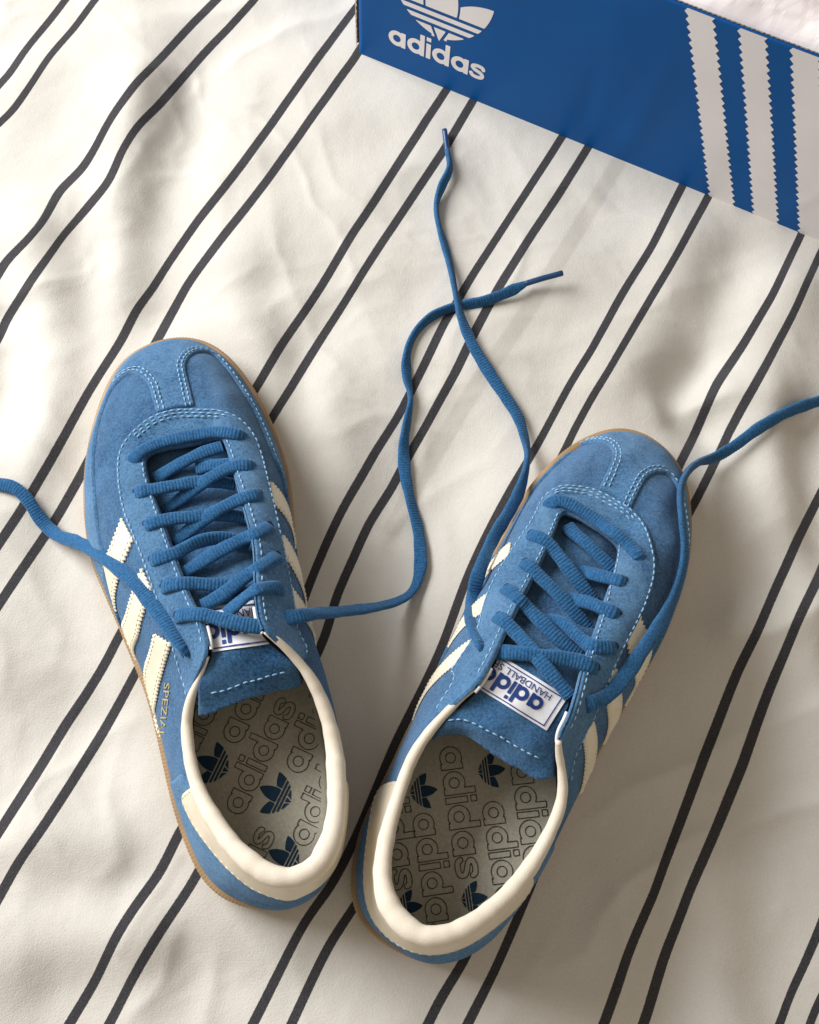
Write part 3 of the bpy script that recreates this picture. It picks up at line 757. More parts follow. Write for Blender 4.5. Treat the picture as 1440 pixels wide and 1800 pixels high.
    def re_n(P, n):
        P = np.array(P); ii = np.linspace(0, 1, len(P)); return np.stack([np.interp(np.linspace(0, 1, n), ii, P[:, k]) for k in range(2)], 1)
    for fr_, rr_ in ST:
        fr_ = cat_rom([stv(q) for q in fr_], 8); rr_ = cat_rom([stv(q) for q in rr_], 8)
        sides = [fr_, np.array([fr_[-1], rr_[-1]]), rr_[::-1], np.array([rr_[0], fr_[0]])]; zz = []
        for seg in sides:
            dd = sh.dens([tuple(q) for q in seg], False, .0006)
            P3 = sh.eval(dd[:, 0], np.clip(dd[:, 1], 0, 1)); ln = np.r_[0, np.cumsum(np.linalg.norm(np.diff(P3, axis=0), axis=1))]
            nt_ = max(2, int(ln[-1]/tooth)); us = np.linspace(0, ln[-1], 2*nt_+1)[:-1]
            for i_, u in enumerate(us):
                s_ = np.interp(u, ln, dd[:, 0]); t_ = np.interp(u, ln, dd[:, 1])
                s2 = np.interp(u+.0006, ln, dd[:, 0])-np.interp(u-.0006, ln, dd[:, 0]); t2 = np.interp(u+.0006, ln, dd[:, 1])-np.interp(u-.0006, ln, dd[:, 1])
                ms, mt = sh.metric(s_, float(np.clip(t_, .02, .98)))
                dirv = vec((s2*ms, t2*mt)); dirv /= np.linalg.norm(dirv)+1e-9
                nv = vec((-dirv[1]/ms, dirv[0]/mt))*(amp if i_ % 2 else -amp)
                zz.append((s_+nv[0], float(np.clip(t_+nv[1], 0.001, .999))))
        sh.overlay('stripe', zz, .0008, .0004, M['stripe'], root, step=.00045, base=.0004)
        fa, ra = re_n(fr_, 40), re_n(rr_, 40)
        for k_ in (.15, .85):
            q = fa*(1-k_)+ra*k_; P3, Nn = sh.eval(q[:, 0], np.clip(q[:, 1], 0, 1), .00118, True); stl.append((P3, Nn))
    stitches('stripe_stitching', stl, root, M['stripe'], .0018, .0012, .00022)
    # ---------- seams of pale thread
    lines = []
    def seam(pts, off, shift=0, st=False):
        q = pts if st else sh.hits(pts)
        q = smooth_open(cat_rom(q, 8), 4); P3, Nn = sh.eval(q[:, 0], np.clip(q[:, 1], 0, .995), off, True); lines.append((P3, Nn))
    def seam_off(st, mm, off):
        """parallel to an (s,t) curve, mm metres to its left"""
        q = np.array(st); P3, Nn = sh.eval(q[:, 0], np.clip(q[:, 1], 0, 1), off, True)
        T_ = np.gradient(P3, axis=0); T_ /= np.linalg.norm(T_, axis=1)[:, None]+1e-9
        lines.append((P3+np.cross(Nn, T_)*mm, Nn))
    sgn = -1 if sh.sgn > 0 else 1
    cen_ = sh.eval(np.array([N/2]), np.array([.9]))[0]
    # eyestay outline (inside its edge), inner edge and toe rows
    def inside(st, mm, off, toward):
        q = np.array(st); P3, Nn = sh.eval(q[:, 0], np.clip(q[:, 1], 0, 1), off, True)
        T_ = np.gradient(P3, axis=0); T_ /= np.linalg.norm(T_, axis=1)[:, None]+1e-9
        B_ = np.cross(Nn, T_); mid = len(q)//2
        dsg = np.sign((B_*(toward-P3)).sum(1)); dsg = np.sign(np.median(dsg)) if abs(np.median(dsg)) > 0 else 1
        lines.append((P3+B_*mm*dsg, Nn))
    es_mid = sh.eval(np.array([N/2]), np.array([1.0]))[0]
    inside(esd, .0016, .0016, es_mid)
    kf = [i for i, q in enumerate(esd)]
    front = [q for q in esd if abs(q[0]-(18 if Lf else 19.3)) < 2.6]
    for mm in (.0036, .0056): inside(front, mm, .0016, es_mid)
    lo_, hi_ = (8.3, 15.4) if Lf else (10.4, 16.8); lo2, hi2 = (20.6, 26.8) if Lf else (21.4, 29.6)
    for a_, b_ in ((lo_, hi_), (lo2, hi2)):
        q = [(a_+(b_-a_)*k/40, .955) for k in range(41)]
        qa = np.array(q); ms = [sh.metric(s_, .95)[1] for s_, _ in q]; qa[:, 1] = 1-.0026/np.array(ms)
        P3, Nn = sh.eval(qa[:, 0], qa[:, 1], .0016, True); lines.append((P3, Nn))
    # toe overlay edges, two rows along the bar between the windows
    toe_c = sh.eval(np.array([18.0 if Lf else 19.2]), np.array([.45]))[0]
    for dd, sub in ((lwd, lwd[int(len(lwd)*.55):]), (rwd, rwd[:int(len(rwd)*.45)])):
        for mm in (.0018, .0040): inside(sub, mm, .0015, toe_c)
    inside(rwd[int(len(rwd)*.40):], .0018, .0015, sh.eval(np.array([sr]), np.array([0.0]))[0])
    stitches('stitching', lines, root, M['thread'])
    tl = [(sh.eval(np.array([q[0] for q in tbd]), np.clip([q[1] for q in tbd], 0, 1), .0029))]
    # heel-tab seam in cream
    q = np.array(tbd[:int(len(tbd)*(.55 if Lf else .95))]); P3, Nn = sh.eval(q[:, 0], np.clip(q[:, 1], 0, 1), .0021, True); T_ = np.gradient(P3, axis=0); T_ /= np.linalg.norm(T_, axis=1)[:, None]+1e-9
    B_ = np.cross(Nn, T_); tgt = sh.eval(np.array([0.0]), np.array([1.0]))[0]; upd = sh.eval(q[:, 0], np.clip(q[:, 1]+.06, 0, 1), .0021)-P3; dsg = np.sign(np.median((B_*upd).sum(1)))
    stitches('heel_tab_stitching', [(P3+B_*dsg*.0018-Nn*.00012, Nn)], root, M['cream'], .0020, .0014, .00022)
    # ---------- collar roll
    if Lf:
        cc = R2([(622,372,.084,11),(585,470,.077,14),(543,575,.071,24),(524,680,.066,28),(525,760,.065,29),(540,880,.066,31),(572,1000,.068,35),(612,1090,.071,38),(665,1180,.074,42),(740,1285,.077,46),(820,1362,.080,48),(910,1425,.082,48),(1000,1448,.083,48),(1090,1432,.083,52),(1160,1385,.082,55),(1205,1310,.080,54),(1235,1220,.077,50),(1250,1100,.073,46),(1250,960,.069,46),(1240,830,.067,43),(1215,700,.068,38),(1175,580,.071,33),(1120,470,.075,28),(1050,380,.079,23),(970,300,.084,19),(900,250,.087,11)])
    else:
        cc = R4([(694,252,.084,11),(615,312,.080,17),(545,380,.077,22),(470,465,.073,26),(410,550,.070,28),(362,645,.068,30),(325,750,.067,32),(290,860,.068,35),(262,960,.070,38),(240,1070,.073,42),(232,1180,.076,46),(250,1290,.079,50),(298,1380,.081,52),(370,1450,.083,52),(440,1483,.084,50),(510,1485,.084,50),(590,1468,.083,50),(690,1418,.081,48),(790,1340,.078,46),(890,1240,.075,43),(985,1110,.071,38),(1060,975,.069,33),(1108,860,.069,29),(1127,760,.071,26),(1122,660,.075,22),(1110,580,.080,20),(1106,515,.085,16)])
    kq = 2.769 if Lf else 2.8235
    CP = np.array([(*at(p[0], p[1], p[2]), p[3]/kq/F*(HC-p[2])*.99) for p in cc])
    CP = resample(cat_rom(CP, 8), .0012)
    V, Fc = tube(CP[:, :3], CP[:, 3]*(1+.03*np.sin(np.arange(len(CP))*.23)+.025*np.sin(np.arange(len(CP))*.61+1)+.015*np.sin(np.arange(len(CP))*1.13)), 20)
    new_obj('collar', V, Fc, M['collar'], root)
    # ---------- tongue
    if Lf:
        rows = [R1([(340,640),(580,600),(830,555)]), R1([(390,870),(640,840),(900,810)]), R1([(460,1090),(700,1050),(950,1000)]), R1([(560,1330),(780,1290),(990,1240)]),
                [(322,1120),(400,1105),(480,1080)], R2([(575,400),(790,335),(960,270)]), R2([(575,520),(800,450),(1050,400)]), R2([(574,650),(592,660),(650,642),(760,603),(870,568),(960,543),(1040,522),(1084,496),(1082,470)])]
        rz = [.045,.053,.062,.070,.078,.081,.078,.070]
    else:
        rows = [R3([(650,420),(850,490),(1050,620)]), R3([(590,630),(800,690),(1010,740)]), R3([(510,800),(730,850),(960,900)]), R3([(440,950),(670,1000),(910,1050)]),
                R3([(385,1095),(610,1150),(860,1200)]), R3([(310,1245),(530,1340),(770,1430)]), R4([(560,400),(860,480),(1112,560)]), R4([(490,508),(500,498),(560,485),(640,492),(720,540),(800,598),(880,640),(960,690),(1030,706),(1090,692),(1098,670)])]
        rz = [.045,.053,.062,.070,.078,.081,.078,.070]
    grid = []
    for rw_, z in zip(rows, rz):
        P3 = np.array([tuple(at(p[0], p[1], z)) for p in rw_]); P3 = resample(cat_rom(P3, 12), .0005)
        u = np.linspace(0, 1, 49); ii = np.linspace(0, 1, len(P3)); P3 = np.stack([np.interp(u, ii, P3[:, k]) for k in range(3)], 1)
        P3[:, 2] += .0035*(1-(2*u-1)**2)-.002
        grid.append(P3)
    grid = np.array(grid); nu = 49
    G = np.stack([cat_rom(grid[:, i], 12) for i in range(nu)], 1)      # (rows, cols, 3)
    jj = rng.normal(0, .00025, nu); G[-1, :, 1] += jj; G[-2, :, 1] += jj*.5
    G[..., 2] += .0006*np.sin(G[..., 0]*190+G[..., 1]*130)+.0004*np.sin(G[..., 0]*-260+G[..., 1]*310)
    nrw = len(G); nm = np.cross(np.gradient(G, axis=1), np.gradient(G, axis=0)); nm /= np.linalg.norm(nm, axis=-1)[..., None]+1e-9
    if nm[..., 2].mean() < 0: nm = -nm
    Vt = np.vstack([G.reshape(-1, 3), (G-nm*.0022).reshape(-1, 3)]); Fc = []
    of = nrw*nu
    for i in range(nrw-1):
        for j in range(nu-1):
            a_ = i*nu+j; Fc.append((a_, a_+1, a_+nu+1, a_+nu)); Fc.append((of+a_, of+a_+nu, of+a_+nu+1, of+a_+1))
    for j in range(nu-1):
        a_ = (nrw-1)*nu+j; Fc.append((a_, a_+1, of+a_+1, of+a_))
    for i in range(nrw-1):
        a_ = i*nu; Fc.append((a_, a_+nu, of+a_+nu, of+a_)); a_ = i*nu+nu-1; Fc.append((a_, of+a_, of+a_+nu, a_+nu))
    new_obj('tongue', Vt, Fc, M['tongue'], root)
    tb_bvh = BVHTree.FromPolygons([Vector(v) for v in G.reshape(-1, 3)], [f for f in Fc if max(f) < of])
    def on_tongue(px, py, off):
        d = ray(px, py); p, nn, i_, _ = tb_bvh.ray_cast(CAMPOS, d)
        if p is None: return None
        nn = nn if nn.z > 0 else -nn
        return vec(p+nn*off)
    # seam across the tongue tip
    ts = R2([(640,550),(720,530),(800,500),(880,478),(960,455),(1030,440)]) if Lf else R4([(560,412),(620,408),(680,425),(740,455),(820,495),(900,545),(980,585),(1040,610)])
    tp_ = [on_tongue(*p, .0003) for p in ts]; tp_ = np.array([p for p in tp_ if p is not None])
    if len(tp_) > 3: stitches('tongue_stitching', [(cat_rom(tp_, 6), np.tile([0, 0, 1.0], (len(cat_rom(tp_, 6)), 1)))], root, M['thread'])
    # label
    if Lf: TL, TR, BL, BR = [vec(p) for p in R2([(962,305),(380,392),(930,88),(350,178)])]
    else: TL, TR, BL, BR = [vec(p) for p in R3([(640,1478),(160,1180),(742,1322),(262,1028)])]
    def lab_px(u, v): return (1-v)*((1-u)*BL+u*BR)+v*((1-u)*TL+u*TR)
    def lab_mesh(gv_u, gv_v, Fc_, off):
        idx, V_ = {}, []
        for k in range(len(gv_u)):
            p = on_tongue(*lab_px(gv_u[k], gv_v[k]), off)
            if p is not None: idx[k] = len(V_); V_.append(p)
        return V_, [tuple(idx[i] for i in f) for f in Fc_ if all(i in idx for i in f)]
    nu_, nv_ = 60, 24
    gu, gv_ = np.meshgrid(np.linspace(0, 1, nu_), np.linspace(0, 1, nv_), indexing='ij')
    Fl = [(i*nv_+j, (i+1)*nv_+j, (i+1)*nv_+j+1, i*nv_+j+1) for i in range(nu_-1) for j in range(nv_-1)]
    V_, F_ = lab_mesh(gu.ravel(), gv_.ravel(), Fl, .0007)
    label = new_obj('tongue_label', V_, F_, M['label'], root, label='white woven label sewn to the tongue')
    ar = 2.96                       # width / height of the label
    gx_ = np.arange(0, ar, .011); gy_ = np.arange(0, 1, .011); X_, Y_ = np.meshgrid(gx_, gy_, indexing='ij')
    sc = .355; D = d_word('adidas', (X_-.42)/sc, (Y_-.37)/sc, .27)*sc
    fr = np.abs(d_rect(X_, Y_, .12, ar-.12, .09, .935))-.014; D = np.minimum(D, fr)
    gq, Fq = fill_grid(-D)
    V_, F_ = lab_mesh(gq[:, 0]*.011/ar, gq[:, 1]*.011, Fq, .0010)
    new_obj('label_lettering', V_, F_, M['label_ink'], label)
    vt, ft = text_mesh('HANDBALL SPEZIAL')
    wv = vt[:, 0].max(); vv = vt/wv*(ar-.72)
    V_, F_ = lab_mesh((vv[:, 0]+.36)/ar, .165+vv[:, 1], ft, .0010)
    new_obj('label_lettering', V_, F_, M['label_ink'], label)
    # ---------- gold lettering on the outer side
    if Lf:
        p0, p1 = [vec(p) for p in R2([(416,498),(388,765)])]; ex = p1-p0; Lx = np.linalg.norm(ex); ex /= Lx; ey = vec((ex[1], -ex[0]))
        vv = vt2 = text_mesh('SPEZIAL'); v2, f2 = vv; k = Lx/v2[:, 0].max(); V_ = []
        for a_, b_ in v2:
            q = p0+ex*a_*k+ey*b_*k*.50; s_, t_ = sh.hit(*q); V_.append(sh.eval(np.array([s_]), np.array([t_]), .0004)[0])
        new_obj('side_lettering', V_, f2, M['gold'], root)
    # white lining edge seen inside the eyestay tips
    parts = []
    for a_, b_ in (((8.05, 8.8), (26.2, 27.0)) if Lf else ((9.9, 10.7), (28.8, 30.2))):
        s_ = np.linspace(a_, b_, 30); P3 = sh.raw(s_, np.ones(30)); P3 = P3-sh.out[(s_*sh.n).astype(int)]*.0012; P3[:, 2] -= .0008
        V, Fc = tube(P3, np.full(30, .0008), 8); new_obj('lining_edge', V, Fc, M['edge_white'], root)
    return root, sh
def smooth_open(P, k):
    P = np.asarray(P, float); q = np.pad(P, ((k, k), (0, 0)), 'edge')
    w_ = np.ones(2*k+1)/(2*k+1); r = np.stack([np.convolve(q[:, i], w_, 'valid') for i in range(P.shape[1])], 1)
    r[0], r[-1] = P[0], P[-1]; return r
def text_mesh(s):
    c = bpy.data.curves.new('t', 'FONT'); c.body = s; c.resolution_u = 3
    o = bpy.data.objects.new('t', c); COL.objects.link(o); bpy.context.view_layer.update()
    me = o.evaluated_get(bpy.context.evaluated_depsgraph_get()).to_mesh()
    v = np.array([tuple(q.co)[:2] for q in me.vertices]); f = [tuple(p.vertices) for p in me.polygons]
    o.to_mesh_clear() if False else None
    bpy.data.objects.remove(o); v[:, 0] -= v[:, 0].min()
    return v, f

shoeL, shL = build_shoe('L')
shoeR, shR = build_shoe('R')

# =================================================================== SHOE BOX
def build_box():
    c0 = vec(at(632, 98, 0)); c1 = vec(at(1405, 413, 0))
    e = c1-c0; e[2] = 0; e /= np.linalg.norm(e); nrm = vec((-e[1], e[0], 0))       # nrm points into the box
    # height from the top edge seen in the photo
    def proj(p):
        q = R_wc.transposed() @ (Vector(p)-CAMPOS); return (720-F*q.x/q.z, 900+F*q.y/q.z)
    best = min(np.linspace(.05, .16, 221), key=lambda h: min(abs(proj(c0+e*u+vec((0, 0, h)))[1]-46)+1e3*(abs(proj(c0+e*u+vec((0, 0, h)))[0]-1300) > 3) for u in np.linspace(.1, .4, 400)))
    H = float(best); Ln, Wd, t = .335, .19, .0020
    print('box height', H)
    SOLES.append((np.array([c0[:2]-e[:2]*.0, (c0+e*Ln)[:2], (c0+e*Ln+nrm*Wd)[:2], (c0+nrm*Wd)[:2]]), .002))
    root = thing('shoe_box', c0, 'open blue cardboard shoe box with white stripes and emblem at top right', 'box')
    def pt(u, v, d): return c0+e*u+nrm*d+vec((0, 0, v))
    def dent(u, v):
        z = .0012*np.exp(-((u-.150-.02*v)/.006)**2)*np.clip(1.2-v/H, 0, 1)*np.sin(v*40)
        z = z-.0016*np.exp(-((u-.182-.10*(v-.03))/.007)**2)*np.clip(1-v/(H*.9), 0, 1)
        z = z+.0009*np.exp(-((u-.245)/.010)**2)*np.clip(1-v/H*1.4, 0, 1)
        z = z-.0005*np.exp(-((u-.330+.45*(H-v))/.0035)**2)
        return .5*z*np.clip(v/.02, 0, 1)+.0003*np.sin(u*40+v*25)*np.sin(v*60)
    def panel(name, f0, f1, vlo, vhi, dpos, m, nu=140, nv=50, thick=t, par=root):
        U, Vv = np.meshgrid(np.linspace(f0, f1, nu), np.linspace(vlo, vhi, nv), indexing='ij')
        dd = dent(U, Vv)
        outer = np.stack([pt(a, b, dpos+x) for a, b, x in zip(U.ravel(), Vv.ravel(), dd.ravel())])
        inner = outer+nrm*thick
        V = np.vstack([outer, inner]); of = nu*nv; Fc = []
        for i in range(nu-1):
            for j in range(nv-1):
                a = i*nv+j; Fc.append((a, a+nv, a+nv+1, a+1)); Fc.append((of+a, of+a+1, of+a+nv+1, of+a+nv))
        for i in range(nu-1):
            a = i*nv; Fc.append((a, of+a, of+a+nv, a+nv)); a = i*nv+nv-1; Fc.append((a, a+nv, of+a+nv, of+a))
        for j in range(nv-1):
            a = j; Fc.append((a, a+1, of+a+1, of+a)); a = (nu-1)*nv+j; Fc.append((a, of+a, of+a+1, a+1))
        return new_obj(name, V, Fc, m, par)
    front = panel('front_panel', 0, Ln, 0, H, 0, M['box_blue'])
    def boxy(name, u0, u1, v0, v1, d0, d1, m):
        V = [pt(u, v, d) for u in (u0, u1) for v in (v0, v1) for d in (d0, d1)]
        Fc = [(0, 1, 3, 2), (4, 6, 7, 5), (0, 4, 5, 1), (2, 3, 7, 6), (0, 2, 6, 4), (1, 5, 7, 3)]
        return new_obj(name, V, Fc, m, root, smooth=False)
    boxy('end_panel', -.0002, t, 0, H, t+.0022, Wd, M['box_blue'])
    boxy('end_panel', Ln-t, Ln+.0002, 0, H, t+.0022, Wd, M['box_blue'])
    boxy('back_panel', t+.0005, Ln-t-.0005, 0, H, Wd-t, Wd+.0003, M['box_blue'])
    boxy('base_panel', t+.0005, Ln-t-.0005, .001, .004, t+.0025, Wd-t-.0005, M['card_in'])
    # raw corrugated edges: along the top of the front and at the left corner
    def corr(name, ax, a0, a1, fixed, d0, d1, wave):
        n = int((a1-a0)/.0007); V, Fc = [], []
        for i in range(n+1):
            a = a0+(a1-a0)*i/n; wv = .00012*math.sin(i*1.7)+.00010*random.uniform(-1, 1)
            for d in (d0, d1):
                if ax == 'u': V.append(pt(a, fixed+wv*.5+(.0002 if d == d0 else 0), d+wv+float(dent(np.array(a), np.array(H)))))
                else: V.append(pt(fixed-.0006+wv*.8, a, d+wv))
            if i: b = (i-1)*2; Fc.append((b, b+1, b+3, b+2))
        return new_obj(name, V, Fc, M['card'], root, smooth=False)
    corr('cardboard_edge', 'u', .001, Ln-.001, H+.0004, .0006, t-.0004, 0)
    # left corner flap: thickness of the board with its flutes
    V, Fc = [], []
    n = 120
    for i in range(n+1):
        v = .006+(H-.012)*i/n; wv = .0002*math.sin(i*1.3)+.00025*random.uniform(-1, 1)
        V += [pt(-.0012-.0007+wv, v, .0006), pt(-.0012-.0028+wv*.5, v, .0030), pt(-.0008, v, .0050)]
        if i:
            b = (i-1)*3; Fc += [(b, b+1, b+4, b+3), (b+1, b+2, b+5, b+4)]
    new_obj('corner_flap', V, Fc, M['card'], root, smooth=False)
    # rubbed fold lines where the board shows pale
    for nm, f in (('a', lambda k: pt(.001+(Ln-.002)*k, .0006, -.0001)), ('b', lambda k: pt(.0002, .002+(H-.004)*k, -.0001))):
        n = 260; P = np.array([f(i/n) for i in range(n+1)])
        rr = .00022+.00030*np.clip(.4+.8*np.sin(np.arange(n+1)*.05)+rng.normal(0, .25, n+1), 0, 1.3)
        V, Fc = tube(P, rr, 6); new_obj('worn_fold', V, Fc, M['box_white'], root)
    # print: plane coordinates from the photo
    pn = Vector(nrm)
    def uv(px, py):
        d = ray(px, py); k = (Vector(c0)-CAMPOS).dot(pn)/d.dot(pn); p = vec(CAMPOS+d*k); return vec(((p-c0)@e, p[2]))
    def decal(name, gx, gy, D, m, o, ex, ey, off):
        gq, Fq = fill_grid(-D)
        x = np.interp(gq[:, 0], np.arange(len(gx)), gx); y = np.interp(gq[:, 1], np.arange(len(gy)), gy)
        P = o[None]+x[:, None]*ex[None]+y[:, None]*ey[None]
        ok = (P[:, 1] < H-.0005) & (P[:, 1] > .0005)
        P[:, 1] = np.clip(P[:, 1], .0008, H-.0008); P[:, 0] = np.clip(P[:, 0], .0005, Ln-.0005)
        V = np.array([pt(a, b, -off+float(dd)) for a, b, dd in zip(P[:, 0], P[:, 1], dent(P[:, 0], P[:, 1]))])
        return new_obj(name, V, Fq, m, root)
    b0 = uv(*R8([(478, 392)])[0]); b1 = uv(*R8([(1150, 662)])[0])
    a0 = uv(*R8([(398, 340)])[0]); a1 = uv(*R8([(1190, 636)])[0])
    wl = a1[0]-a0[0]; sc = wl/5.62
    gx = np.arange(-.2, 6, .02); gy = np.arange(-.2, 1.7, .02); X, Y = np.meshgrid(gx, gy, indexing='ij')
    by = (b0[1]+b1[1])/2
    hx = abs(uv(*R8([(548, 300)])[0])[1]-uv(*R8([(540, 418)])[0])[1])
    print('letter w,h', sc, hx)
    decal('box_lettering', gx, gy, d_word('adidas', X, Y, .27), M['box_white'], vec((a0[0], by)), vec((sc, 0)), vec((0, sc*1.0)), .00016)
    ax = uv(*R8([(825, 345)])[0]); tip = uv(*R8([(1280, 160)])[0])
    tsc = abs(tip[0]-ax[0])
    gx = np.arange(-1.15, 1.15, .012); gy = np.arange(-.8, 1.25, .012); X, Y = np.meshgrid(gx, gy, indexing='ij')
    decal('box_emblem', gx, gy, d_trefoil(X, Y), M['box_white'], vec((ax[0], ax[1]+.62*tsc)), vec((tsc, 0)), vec((0, tsc)), .00016)
    for (tl, tr, bl, br) in (((1206,12),(1253,34),(1248,346),(1291,364)), ((1299,48),(1346,67),(1325,378),(1368,396)), ((1390,84),(1440,104),(1405,411),(1448,430)), ((1484,122),(1534,142),(1486,446),(1529,464))):
        q = [uv(*p) for p in (tl, bl, br, tr)]
        for a in (0, 3): q[a][1] = H-.0006
        for a in (1, 2): q[a][1] = .0012
        left = (q[0], q[1]); right = (q[3], q[2]); nt_ = 27
        # toothed strip as a fan of short cells
        V2, F2 = [], []
        for i in range(2*nt_+1):
            f = i/(2*nt_); am = .0010*(1 if i % 2 else -1)
            l = left[0]*(1-f)+left[1]*f+vec((-am, 0)); r = right[0]*(1-f)+right[1]*f+vec((-am, 0))
            for g in np.linspace(0, 1, 9):
                p = l*(1-g)+r*g; p[0] = min(p[0], Ln-.0006); V2.append(p)
            if i:
                for g in range(8): b = (i-1)*9+g; F2.append((b, b+1, b+10, b+9))
        V2 = np.array(V2)
        V = np.array([pt(a, b, -.00016+float(dd)) for a, b, dd in zip(V2[:, 0], V2[:, 1], dent(V2[:, 0], V2[:, 1]))])
        new_obj('printed_stripe', V, F2, M['box_white'], root)
    # crumpled tissue inside
    nu, nv = 220, 130
    U, D = np.meshgrid(np.linspace(.012, Ln-.012, nu), np.linspace(.0030, Wd-.008, nv), indexing='ij')
    z = np.zeros(U.shape)
    for _ in range(46):
        a = random.uniform(0, math.pi); k = random.uniform(22, 120); ph = random.uniform(0, 6.28)
        q = (U*math.cos(a)+D*math.sin(a))*k+ph; tri = np.abs((q/math.pi) % 2-1)
        z += (tri-.5)/k**.7
    z = (z-z.mean())/z.std(); z = H+.0012+.0065*np.abs(z)**.8*np.sign(z)*np.clip(.35+D/.03, 0, 1)+.013*np.sin(D/Wd*math.pi)**.7; z = np.maximum(z, H+.0006)-.0065*np.exp(-(D-.003)/.0035)
    V = np.array([pt(a, b, d) for a, b, d in zip(U.ravel(), z.ravel(), D.ravel())])
    Fc = [(i*nv+j, (i+1)*nv+j, (i+1)*nv+j+1, i*nv+j+1) for i in range(nu-1) for j in range(nv-1)]
    o = new_obj('tissue_paper', V-0, Fc, M['tissue'], None, smooth=False)
    o['label'] = 'crumpled white tissue paper lying inside the open blue box'; o['category'] = 'tissue paper'
    so = o.modifiers.new('thick', 'SOLIDIFY'); so.thickness = .0003
build_box()

# =================================================================== DUVET MESH
def axis(lo, hi, f0, f1, fine, coarse):
    a = np.arange(f0, f1, fine); l = np.arange(f0-coarse, lo-coarse, -coarse)[::-1]; r = np.arange(f1, hi+coarse, coarse)
    return np.r_[l, a, r]
cs = [at(x, y) for x in (0, 1440) for y in (0, 1800)]
x0 = min(c.x for c in cs)-.05; x1 = max(c.x for c in cs)+.05; y0 = min(c.y for c in cs)-.05; y1 = max(c.y for c in cs)+.05
gx = axis(-1.1, 1.1, x0, x1, .0018, .03); gy = axis(-.8, 1.3, y0, y1, .0018, .03)
X, Y = np.meshgrid(gx, gy, indexing='ij'); xf, yf = X.ravel(), Y.ravel()
Z = duvet_z(xf, yf)
fq = stripe_field()
cx_, cy_ = np.clip(xf, x0, x1), np.clip(yf, y0, y1)
# the stripe field is smooth: evaluate on a coarser lattice and interpolate
lx = np.linspace(x0-.02, x1+.02, 170); ly = np.linspace(y0-.02, y1+.02, 190)
LX, LY = np.meshgrid(lx, ly, indexing='ij'); LQ = fq(LX.ravel(), LY.ravel()).reshape(LX.shape)
def bil(x, y):
    fx = np.clip((x-lx[0])/(lx[1]-lx[0]), 0, len(lx)-1.001); fy = np.clip((y-ly[0])/(ly[1]-ly[0]), 0, len(ly)-1.001)
    i, j = fx.astype(int), fy.astype(int); a, b = fx-i, fy-j
    return LQ[i, j]*(1-a)*(1-b)+LQ[i+1, j]*a*(1-b)+LQ[i, j+1]*(1-a)*b+LQ[i+1, j+1]*a*b
kz = HC/(HC-Z); cx_, cy_ = np.clip(xf*kz, x0-.015, x1+.015), np.clip(yf*kz, y0-.015, y1+.015)     # where the raised cloth was measured
q = bil(cx_, cy_)
gxv = (bil(np.full(1, x1), np.full(1, .1))-bil(np.full(1, x0), np.full(1, .1)))[0]/(x1-x0); gyv = (bil(np.zeros(1), np.full(1, y1))-bil(np.zeros(1), np.full(1, y0)))[0]/(y1-y0)
q = q+(xf*kz-cx_)*gxv+(yf*kz-cy_)*gyv
vcoord = (-xf*gyv+yf*gxv)/(gxv*gxv+gyv*gyv)**.5
# faint grey bands
band = np.zeros(len(xf))
for pts, wd in (([(1088,285),(1000,430),(905,580),(830,690),(745,830),(690,930)], .0048), ([(320,1510),(290,1560),(245,1620),(215,1680)], .0022)):
    W = np.array([tuple(at(*p))[:2] for p in pts]); dd = np.sqrt(seg_d2(xf*kz, yf*kz, cat_rom(W, 4))); band = np.maximum(band, np.clip((wd-dd)/.0012+.5, 0, 1))
me = bpy.data.meshes.new('duvet'); nx_, ny_ = len(gx), len(gy)
idx = np.arange(nx_*ny_).reshape(nx_, ny_)
quads = np.stack([idx[:-1, :-1], idx[1:, :-1], idx[1:, 1:], idx[:-1, 1:]], -1).reshape(-1, 4)
me.vertices.add(nx_*ny_); me.vertices.foreach_set('co', np.stack([xf, yf, Z], 1).ravel())
me.loops.add(len(quads)*4); me.polygons.add(len(quads))
me.loops.foreach_set('vertex_index', quads.ravel()); me.polygons.foreach_set('loop_start', np.arange(0, len(quads)*4, 4))
me.update(calc_edges=True); me.shade_smooth()
for nm, arr in (('weave_u', q), ('weave_v', vcoord), ('band', band)):
    at_ = me.attributes.new(nm, 'FLOAT', 'POINT'); at_.data.foreach_set('value', arr.astype(np.float32))
duv = bpy.data.objects.new('duvet', me); COL.objects.link(duv); duv['kind'] = 'structure'
